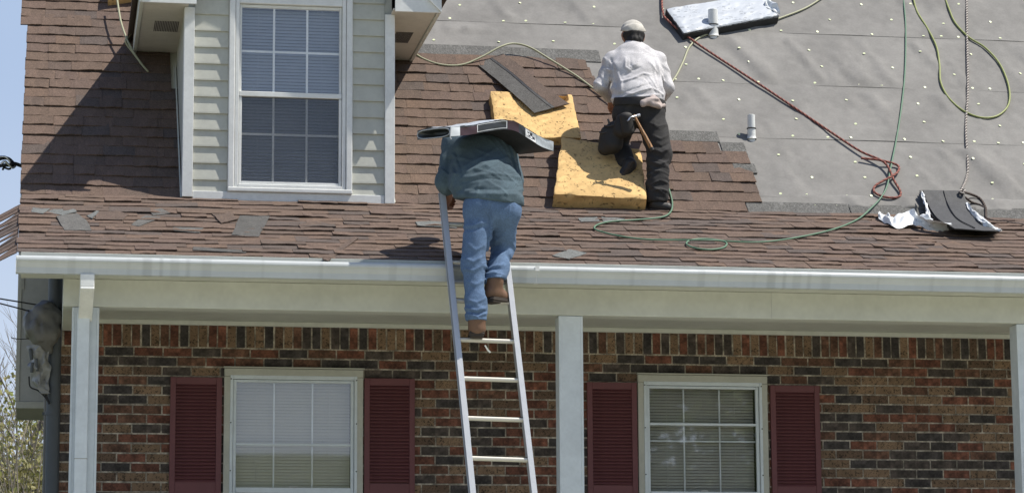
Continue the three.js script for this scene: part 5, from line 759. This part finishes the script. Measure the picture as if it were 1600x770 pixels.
  mesh('torn_plastic', sheet([[1510, 322, 0.09], [1524, 341, 0.09], [1541, 354, 0.09], [1562, 363, 0.06]], [[1512, 318, 0.12], [1529, 335, 0.12], [1548, 350, 0.11], [1566, 362, 0.06]], 0.03, 0.006, 8), M.plastic, b, true);
  mesh('torn_plastic', sheet([[1441, 303, 0.09], [1447, 325, 0.1], [1453, 345, 0.1]], [[1443, 300, 0.10], [1450, 322, 0.11], [1458, 344, 0.11]], 0.02, 0.004, 5), M.plastic, b, true);
}
// scraps of torn-off shingle lying about
const scraps = [
  [[[87, 337], [119, 333], [134, 344], [142, 360], [100, 359]], 0, 'dark grey shingle scrap, largest of those at the left end of the porch roof'],
  [[[50, 324], [77, 326], [66, 333], [48, 331]], 1, 'pale shingle scrap by the left rake, first from the roof edge'],
  [[[70, 331], [82, 327], [114, 326], [119, 330], [98, 336]], 1, 'blue grey shingle scrap overlapping the top of the largest scrap'],
  [[[134, 337], [150, 329], [154, 330], [143, 341]], 1, 'small pale shingle sliver right of the largest scrap'],
  [[[151, 322], [176, 327], [200, 335], [190, 343], [148, 342]], 3, 'brown slipped shingle between the two groups of grey scraps'],
  [[[233, 328], [251, 325], [266, 333], [238, 336]], 0, 'small grey shingle scrap with ragged end below the dormer corner'],
  [[[204, 351], [210, 346], [227, 336], [251, 339], [216, 353]], 0, 'long ragged grey scrap just below the small one near the dormer corner'],
  [[[374, 337], [421, 337], [404, 369], [361, 367]], 2, 'dark square shingle piece lying below the dormer window'],
  [[[269, 353], [318, 355], [311, 363], [271, 360]], 0, 'flat grey shingle scrap left of the dark square piece'],
  [[[301, 385], [386, 391], [384, 395], [300, 390]], 2, 'long thin shingle strip close above the gutter left of the ladder'],
  [[[503, 404], [553, 369], [560, 371], [512, 407]], 3, 'narrow brown strip lying slantwise above the gutter'],
  [[[649, 346], [690, 345], [714, 349], [714, 356], [652, 352]], 1, 'pale shingle strip beside the left rail of the ladder'],
  [[[863, 399], [890, 389], [917, 395], [889, 405]], 1, 'blue grey diamond shaped scrap right of the ladder above the gutter'],
  [[[903, 340], [933, 339], [938, 345], [908, 346]], 1, 'small flat blue grey scrap just below the lower foam block'],
  [[[940, 339], [977, 341], [968, 346], [943, 346]], 1, 'thin grey green scrap between the foam block and the coiled cord'],
  [[[330, 333], [358, 330], [372, 342], [345, 348]], 3, 'brown curled shingle piece up left of the dark square piece'],
  [[[465, 351], [494, 345], [503, 350], [470, 357]], 3, 'small brown shingle piece right of the dark square piece'],
  [[[1012, 352], [1050, 351], [1060, 354], [1030, 363]], 3, 'brown lifted shingle corner inside the loop of the green cord'],
];
for (const [poly, c, label] of scraps) {
  const t = thing('shingle_scrap', label, 'shingle scrap', 'shingle scraps on the porch roof'), pts = poly.map(([x, y], i) => roofAt(x, y, 0.019 + 0.010 * hash(i, poly.length, x | 0))), ctr = pts.reduce((s, p) => s.add(p), V(0, 0, 0)).multiplyScalar(1 / pts.length), pos = [], n = 5;
  const P = (p, o) => { const q = p.clone().addScaledVector(loN, o + 0.003 * noise3(p.x * 18, p.z * 18, c)); return [q.x, q.y, q.z]; };
  for (let i = 0; i < pts.length; i++) { const a = pts[i], b = pts[(i + 1) % pts.length]; for (let k = 0; k < n; k++) { const p = a.clone().lerp(b, k / n), q = a.clone().lerp(b, (k + 1) / n); for (const [x, u] of [[p, k], [q, k + 1]]) { const j = (u % n) ? 0.006 * noise3(x.x * 40, x.z * 40, 3) : 0; x.addScaledVector(ctr.clone().sub(x).normalize(), j); } pos.push(...P(ctr, 0), ...P(p, 0), ...P(q, 0), ...P(p, 0), ...P(p, -0.007), ...P(q, 0), ...P(q, 0), ...P(p, -0.007), ...P(q, -0.007)); } }
  const g = new THREE.BufferGeometry(); g.setAttribute('position', new THREE.Float32BufferAttribute(pos, 3)); g.computeVertexNormals();
  mesh('torn_shingle', g, [M.shingleGrey[0], std(lin(.21, .225, .225), 0.9, { map: rep(granT, 2) }), M.shingleGrey[2], M.shingle[2]][c], t);
}
// ropes, hoses and cords
const line = (name, label, cat, pts, r, m, uvs, part, group) => { const t = thing(name, label, cat, group), g = tube(pts, r, pts.length * 14, uvs, 8); mesh(part, g, m, t, true); return t; };
const on = (h) => ([x, y, hh]) => roofAt(x, y, hh ?? h);
{
  line('safety_rope', 'taut red rope running down the felt to a loose knot', 'rope', [[1034, -8, 0.02], [1036, 18, 0.03], [1044, 32, 0.045], [1090, 68, 0.03], [1200, 140, 0.024], [1300, 207, 0.024], [1345, 236, 0.03], [1383, 254, 0.045], [1398, 282, 0.03], [1408, 300, 0.02], [1404, 308, 0.02], [1385, 308, 0.02], [1368, 301, 0.02], [1367, 292, 0.02], [1378, 284, 0.03], [1395, 275, 0.04], [1404, 268, 0.03], [1405, 260, 0.02], [1396, 255, 0.03], [1380, 251, 0.045], [1368, 249, 0.04], [1346, 247, 0.03]].map(on(0.02)), 0.0098, M.redRope, 0.10, 'braided_line');
  line('safety_rope', 'speckled grey rope hanging down the felt to the opened bundle', 'rope', [[1511, -8], [1512, 60], [1513, 140], [1510, 200], [1513, 255], [1511, 278], [1504, 295, 0.11], [1500, 300, 0.11], [1506, 302, 0.12], [1508, 296, 0.12], [1502, 296, 0.11]].map(on(0.014)), 0.0105, M.speckRope, 0.09, 'braided_line');
  line('safety_rope', 'dark brown rope trailing right from the opened bundle', 'rope', [[1503, 299, 0.11], [1520, 304, 0.03], [1533, 311], [1541, 325], [1542, 339], [1550, 344], [1572, 347], [1610, 353]].map(on(0.018)), 0.011, M.brownRope, 0.06, 'braided_line');
  line('safety_rope', 'short brown rope end tucked behind the opened bundle', 'rope', [[1510, 309, 0.06], [1520, 316, 0.02], [1532, 320], [1540, 325]].map(on(0.014)), 0.0095, M.brownRope, 0.06, 'braided_line');
  line('air_hose', 'long pale green air hose arching over the loose shingle to the kneeling man', 'hose', [[640, 78, 0.02], [662, 92, 0.02], [690, 101, 0.02], [722, 101, 0.02], [752, 89, 0.05], [782, 73, 0.09], [803, 68, 0.09], [828, 74, 0.08], [860, 93, 0.05], [900, 118, 0.03], [926, 137, 0.03], [960, 160, 0.05], [1000, 168, 0.06], [1030, 150, 0.05], [1053, 124, 0.03], [1067, 98, 0.02], [1076, 76, 0.02], [1088, 62, 0.02], [1104, 54, 0.02], [1130, 46, 0.02], [1160, 40], [1200, 34, 0.02], [1225, 26], [1260, 12], [1292, -8]].map(on(0.018)), 0.0085, M.creamHose, 0.05, 'hose');
  line('air_hose', 'lime green hose in a wide loop on the felt', 'hose', [[1427, -8], [1434, 18], [1450, 44], [1464, 72], [1469, 100], [1471, 128], [1483, 152], [1505, 172], [1532, 183], [1556, 182], [1573, 170], [1579, 152], [1575, 126], [1562, 98], [1540, 74], [1515, 58], [1494, 36], [1484, 14], [1476, -8]].map(on(0.016)), 0.0085, M.limeHose, 0.05, 'hose');
  line('air_hose', 'cream cord hanging over the roof left of the dormer', 'cord', [[181, -8, 0.16], [184, 12, 0.16], [188, 34, 0.15], [196, 58, 0.14], [208, 82, 0.10], [222, 102, 0.05], [231, 112, 0.02], [221, 101, 0.03], [209, 85, 0.05], [199, 72, 0.09], [195, 64, 0.12], [199, 57, 0.14], [207, 49, 0.15]].map(on(0.1)), 0.0085, M.creamHose, 0.05, 'cord');
  line('air_line', 'thin green cord crossing the felt and coiling on the porch roof', 'cord', [[1412, -8], [1416, 40], [1415, 110], [1409, 170], [1401, 220], [1393, 260, 0.03], [1387, 290, 0.03], [1377, 309, 0.03], [1362, 325, 0.06], [1340, 343, 0.03], [1300, 359, 0.025], [1240, 372, 0.02], [1190, 378, 0.02], [1140, 377, 0.025], [1105, 373, 0.03], [1080, 375, 0.03], [1073, 381, 0.025], [1085, 387, 0.02], [1108, 390, 0.02], [1130, 387, 0.025], [1136, 380, 0.03], [1125, 376, 0.04], [1098, 375, 0.045], [1060, 375, 0.03], [1010, 374, 0.025], [970, 369, 0.025], [940, 362, 0.025], [929, 357, 0.025], [934, 351, 0.025], [955, 346, 0.025], [1000, 343, 0.025], [1035, 339, 0.03], [1048, 331, 0.04], [1051, 318, 0.04], [1047, 300, 0.03], [1042, 286, 0.02]].map(([x, y, h]) => roofAt(x, y, y > 312 ? Math.max(0.034, h ?? 0) : h ?? 0.012)), 0.0070, M.greenCord, 0.05, 'cord');
}
// ================================================================ service mast, wires, things at the left
{
  const mast = thing('service_mast', 'dark grey service mast pipe standing at the left corner of the house', 'mast');
  const a = onZ(79, 800, 0.0), b = onZ(86.5, 385, 0.0), d = b.clone().sub(a).normalize(), base = a.clone().addScaledVector(d, -(a.y) / d.y);
  mesh('pipe', bar(base, b, 0.052, 0.052, 20), M.mast, mast);
  const s = onZ(81, 646, 0.0); mesh('strap', [bar(s.clone().addScaledVector(d, -0.012), s.clone().addScaledVector(d, 0.012), 0.056, 0.056, 20), box(s.x - 0.075, s.x + 0.075, s.y - 0.012, s.y + 0.012, -0.02, -0.012)], M.mast, mast);
  const c = onZ(67.5, 800, -0.02), c1 = onZ(71, 620, -0.02), c2 = onZ(63, 590, 0.0); mesh('conduit', tube([c.clone().setY(0), c, c1, onZ(70, 600, 0.0), c2], 0.016, 40, 0.1, 8), M.plasticGrey, mast);
  const P = (x, y, z) => onZ(x, y, z), lumps = [[P(52, 500, 0.02), P(70, 492, 0.05), 0.075, 0.10], [P(58, 515, 0.07), P(75, 520, 0.07), 0.08, 0.085], [P(66, 530, 0.08), P(74, 545, 0.06), 0.07, 0.035], [P(48, 505, 0.0), P(46, 520, 0.02), 0.045, 0.04], [P(70, 485, 0.04), P(80, 500, 0.03), 0.06, 0.07]];
  mesh('wrapped_weatherhead', skinned(lumps, 0.010, 0.05, (x, y, z) => -0.016 * Math.abs(noise3(x * 16, (y + x) * 9, z * 12)) - 0.007 * noise3(x * 30, y * 30, z * 30)), M.plasticGrey, mast, true);
  const g = new THREE.PlaneGeometry(1, 1, 24, 30), p = g.attributes.position, A = P(43, 540, 0.04), B = P(76, 540, 0.07), C = P(74, 620, 0.04), D = P(46, 612, 0.02);
  for (let i = 0; i < p.count; i++) { const u = p.getX(i) + 0.5, v = 0.5 - p.getY(i), w = A.clone().lerp(B, u).lerp(D.clone().lerp(C, u), v); w.z += 0.035 * noise3(u * 4, v * 6, 3) + 0.012 * noise3(u * 14, v * 18, 5) + 0.05 * sin(u * Math.PI); w.x += 0.02 * noise3(u * 3, v * 7, 8) - (v > 0.75 && u < 0.5 ? -(v - 0.75) * 0.35 : 0); p.setXYZ(i, w.x, w.y, w.z); }
  g.computeVertexNormals(); mesh('plastic_sheet', g, std(lin(.26, .26, .255), 0.4, { side: THREE.DoubleSide }), mast, true);
  mesh('torn_edge', [tube([P(44, 588, 0.06), P(46, 604, 0.05), P(58, 610, 0.06), P(68, 619, 0.07), P(75, 629, 0.06)], 0.006, 24, 0.05, 6), tube([P(70, 617, 0.07), P(76, 631, 0.07)], 0.010, 6, 0.05, 6)], M.dark, mast);
  mesh('connector', [tube([P(46, 545, 0.09), P(48, 562, 0.09)], 0.014, 8, 0.05, 7), tube([P(49, 566, 0.09), P(48, 582, 0.085)], 0.011, 8, 0.05, 7), tube([P(56, 560, 0.1), P(57, 580, 0.09)], 0.009, 8, 0.05, 7)], M.mast, mast);
  mesh('tie_wire', tube([P(16, 527, 0.05), P(22, 529, 0.05), P(40, 529.5, 0.05), P(48, 527, 0.06)], 0.0035, 16, 0.05, 5), M.dark, mast);
  for (const [y0, y1, x1, w] of [[466, 477, 62, 'upper'], [473, 486, 45, 'lower']]) { const e = P(x1, y1, 0.06), q = P(-5, y0, 0.08), o = q.clone().sub(e); line('power_line', w + ' of the two black wires reaching the wrapped weatherhead', 'wire', [q.clone().addScaledVector(o, 30).add(V(0, 0.9, 3)), q.clone().addScaledVector(o, 8).add(V(0, 0.12, 0.4)), q.clone().addScaledVector(o, 1), q, e], 0.0055, M.blackWire, 0.1, 'wire', 'power lines'); }
  // spliced cable just beyond the rake
  const Z = -1.4, Q = (x, y, z = 0) => onZ(x, y, Z + z), sc = thing('service_cable', 'spliced black and silver cable beyond the left roof edge', 'cable');
  mesh('splice', [tube([Q(-8, 250), Q(4, 247), Q(12, 248), Q(19, 254)], 0.014, 24, 0.05, 8), tube([Q(-8, 260, 0.02), Q(6, 258, 0.03), Q(14, 258), Q(24, 258)], 0.015, 24, 0.05, 8), tube([Q(3, 265), Q(5, 262, 0.02), Q(12, 264), Q(16, 263)], 0.009, 12, 0.05, 6)], M.blackWire, sc);
  mesh('bare_wire', [tube([Q(-8, 245, 0.03), Q(2, 244.5, 0.03), Q(9, 246, 0.04), Q(17, 257, 0.03)], 0.009, 24, 0.05, 6), tube([Q(0, 256, 0.04), Q(6, 252, 0.05), Q(12, 257, 0.04), Q(18, 262, 0.03), Q(22, 260, 0.02)], 0.010, 24, 0.05, 6)], M.steel, sc);
  mesh('cable', tube([Q(20, 258), Q(28, 257.5), V(Q(40, 258).x + 0.5, Q(40, 258).y + 0.02, Z - 1.2)], 0.016, 20, 0.05, 8), M.blackWire, sc);
}
// ================================================================ brush and bare trees far behind, left
{
  const twig = (segs, p, d, len, r, depth, spread) => {
    let a = p.clone(), dir = d.clone(); const n = 4, pts = [a.clone()];
    for (let i = 0; i < n; i++) { dir.add(V(rr(-.16, .16), rr(-.05, .14), rr(-.16, .16))).normalize(); a = a.clone().addScaledVector(dir, len / n); pts.push(a); }
    for (let i = 0; i < n; i++) segs.push(bar(pts[i], pts[i + 1], r * (1 - i * 0.16), r * (1 - (i + 1) * 0.16), depth > 2 ? 3 : 5));
    if (depth < 4) for (let k = 0; k < (depth ? 4 : 7); k++) { const t = rr(0.3, 1), q = pts[Math.min(n - 1, Math.floor(t * n))].clone().lerp(pts[Math.min(n, Math.floor(t * n) + 1)], t * n % 1), nd = dir.clone().add(V(rr(-1, 1), rr(-0.1, 0.7), rr(-1, 1)).multiplyScalar(spread)).normalize(); twig(segs, q, nd, len * rr(0.45, 0.7), r * 0.5, depth + 1, spread); }
    return pts[pts.length - 1];
  };
  const gy = (z) => Math.min(6, Math.max(0, -z - 20) * 0.03) - 0.1;
  const leafG = () => { const g = new THREE.BufferGeometry(); g.setAttribute('position', new THREE.Float32BufferAttribute([0, 0, 0, .05, .03, .01, .02, .11, 0, 0, 0, 0, .02, .11, 0, -.04, .05, .012], 3)); g.computeVertexNormals(); g.setAttribute('uv', new THREE.Float32BufferAttribute(new Array(12).fill(0.5), 2)); return g; };
  const leafM = [lin(.22, .25, .06), lin(.30, .28, .10), lin(.16, .20, .05)].map((c) => new THREE.MeshPhysicalMaterial({ color: c, roughness: 0.9, transmission: 0.35, thickness: 0, side: THREE.DoubleSide }));
  const labels = ['tall bare grey tree behind the house, nearest to the side bay', 'slender bare tree at the left edge, beside the tall one', 'bare leaning tree low behind the brush at the lower left', 'young bare tree with first pale leaves by the mast'];
  [[18, -24, 4.6, 0.07, 0.12], [-14, -30, 5.2, 0.08, 0.1], [30, -28, 4.2, 0.06, -0.25], [58, -22, 3.4, 0.05, 0.05]].forEach(([px, z, h, r, lean], i) => {
    const b = onZ(px, 770, z); b.y = gy(z); const t = thing('bare_tree', labels[i], 'tree', 'bare trees behind the house'), segs = []; 
    twig(segs, b, V(lean, 1, 0).normalize(), h * 0.75, r, 0, 0.75);
    mesh('trunk', mergeGeometries(segs.slice(0, 4).map(metreUV)), M.bark, t, true); mesh('crown', mergeGeometries(segs.slice(4).map(metreUV)), M.paleBark, t, true);
    if (i !== 1) { const g = leafG(), n = i === 3 ? 2600 : 900, im = new THREE.InstancedMesh(g, leafM[i % 2], n); im.name = 'leaves'; const o = new THREE.Object3D(); for (let k = 0; k < n; k++) { const u = rnd(), a = rnd() * 6.28, q = h * rr(0.3, 1.02), rad = h * 0.30 * Math.sqrt(u) * (q > h * 0.6 ? 1.25 - q / h * 0.6 : 0.9); o.position.set(b.x + lean * q + cos(a) * rad, b.y + q, b.z + sin(a) * rad); o.rotation.set(rr(0, 6), rr(0, 6), rr(0, 6)); o.scale.setScalar(rr(0.5, 1.0)); o.updateMatrix(); im.setMatrixAt(k, o.matrix); } im.userData.kind = 'stuff'; im.castShadow = true; t.add(im); }
  });
  const N = 13000, im = new THREE.InstancedMesh(leafG(), new THREE.MeshPhysicalMaterial({ color: 0xffffff, roughness: 0.95, transmission: 0.3, thickness: 0, side: THREE.DoubleSide }), N); im.name = 'undergrowth'; const o = new THREE.Object3D(), c = new THREE.Color();
  for (let k = 0; k < N; k++) { const z = rr(-32, -20), x = onZ(rr(-50, 110), 600, z).x, cl = fbm(x * 0.9, 4, z * 0.5, 3), y = gy(z) + 1.6 + rnd() ** 1.2 * (2.5 + 2.6 * cl) * (-z / 26); o.position.set(x, y, z); o.rotation.set(rr(0, 6), rr(0, 6), rr(0, 6)); o.scale.setScalar(rr(0.4, 1.0)); o.updateMatrix(); im.setMatrixAt(k, o.matrix); const g = rnd(); im.setColorAt(k, c.setRGB(lerp(.20, .34, g), lerp(.21, .29, g), lerp(.05, .13, g))); }
  tag(im, 'yellow green undergrowth below the bare trees at the lower left', 'undergrowth', null, 'stuff'); scene.add(im);
  const st = []; for (let k = 0; k < 700; k++) { const z = rr(-32, -19), x = onZ(rr(-50, 120), 600, z).x, y = gy(z); let a = V(x, y, z), d = V(rr(-.25, .25), 1, rr(-.2, .2)).normalize(); for (let q = 0; q < 3; q++) { const b = a.clone().addScaledVector(d, rr(0.7, 1.4)); st.push(bar(a, b, 0.02 - q * 0.005, 0.015 - q * 0.005, 4)); a = b; d.add(V(rr(-.3, .3), 0, rr(-.3, .3))).normalize(); } }
  const sm2 = mesh('undergrowth', mergeGeometries(st.map(metreUV)), M.paleBark, null, true); tag(sm2, 'thin grey brown stems standing in the undergrowth at the lower left', 'undergrowth', null, 'stuff');
  // a tree across the street, seen mirrored in the right-hand porch window
  const tb = V(9.5, -1.6, 27), tr = thing('street_tree', 'leafy tree across the street, mirrored in the right porch window', 'tree'), segs = []; tr.position.set(0, 0, 0);
  twig(segs, tb, V(0, 1, 0), 6, 0.16, 0, 0.8); mesh('trunk', mergeGeometries(segs.slice(0, 4).map(metreUV)), M.bark, tr, true); mesh('branches', mergeGeometries(segs.slice(4, 400).map(metreUV)), M.bark, tr, true);
  const cn = 9000, ci = new THREE.InstancedMesh(leafG(), leafM[2], cn); ci.name = 'crown'; for (let k = 0; k < cn; k++) { const d = V(rr(-1, 1), rr(-1, 1), rr(-1, 1)); if (d.length() > 1 || fbm(d.x * 3, d.y * 3, d.z * 3, 2) < -0.1) { k--; continue; } o.position.set(tb.x + d.x * 3.4, tb.y + 6 + d.y * 3.6, tb.z + d.z * 3); o.rotation.set(rr(0, 6), rr(0, 6), rr(0, 6)); o.scale.setScalar(rr(1.5, 3)); o.updateMatrix(); ci.setMatrixAt(k, o.matrix); } ci.userData.kind = 'stuff'; tr.add(ci);
}


renderer.render(scene, camera);
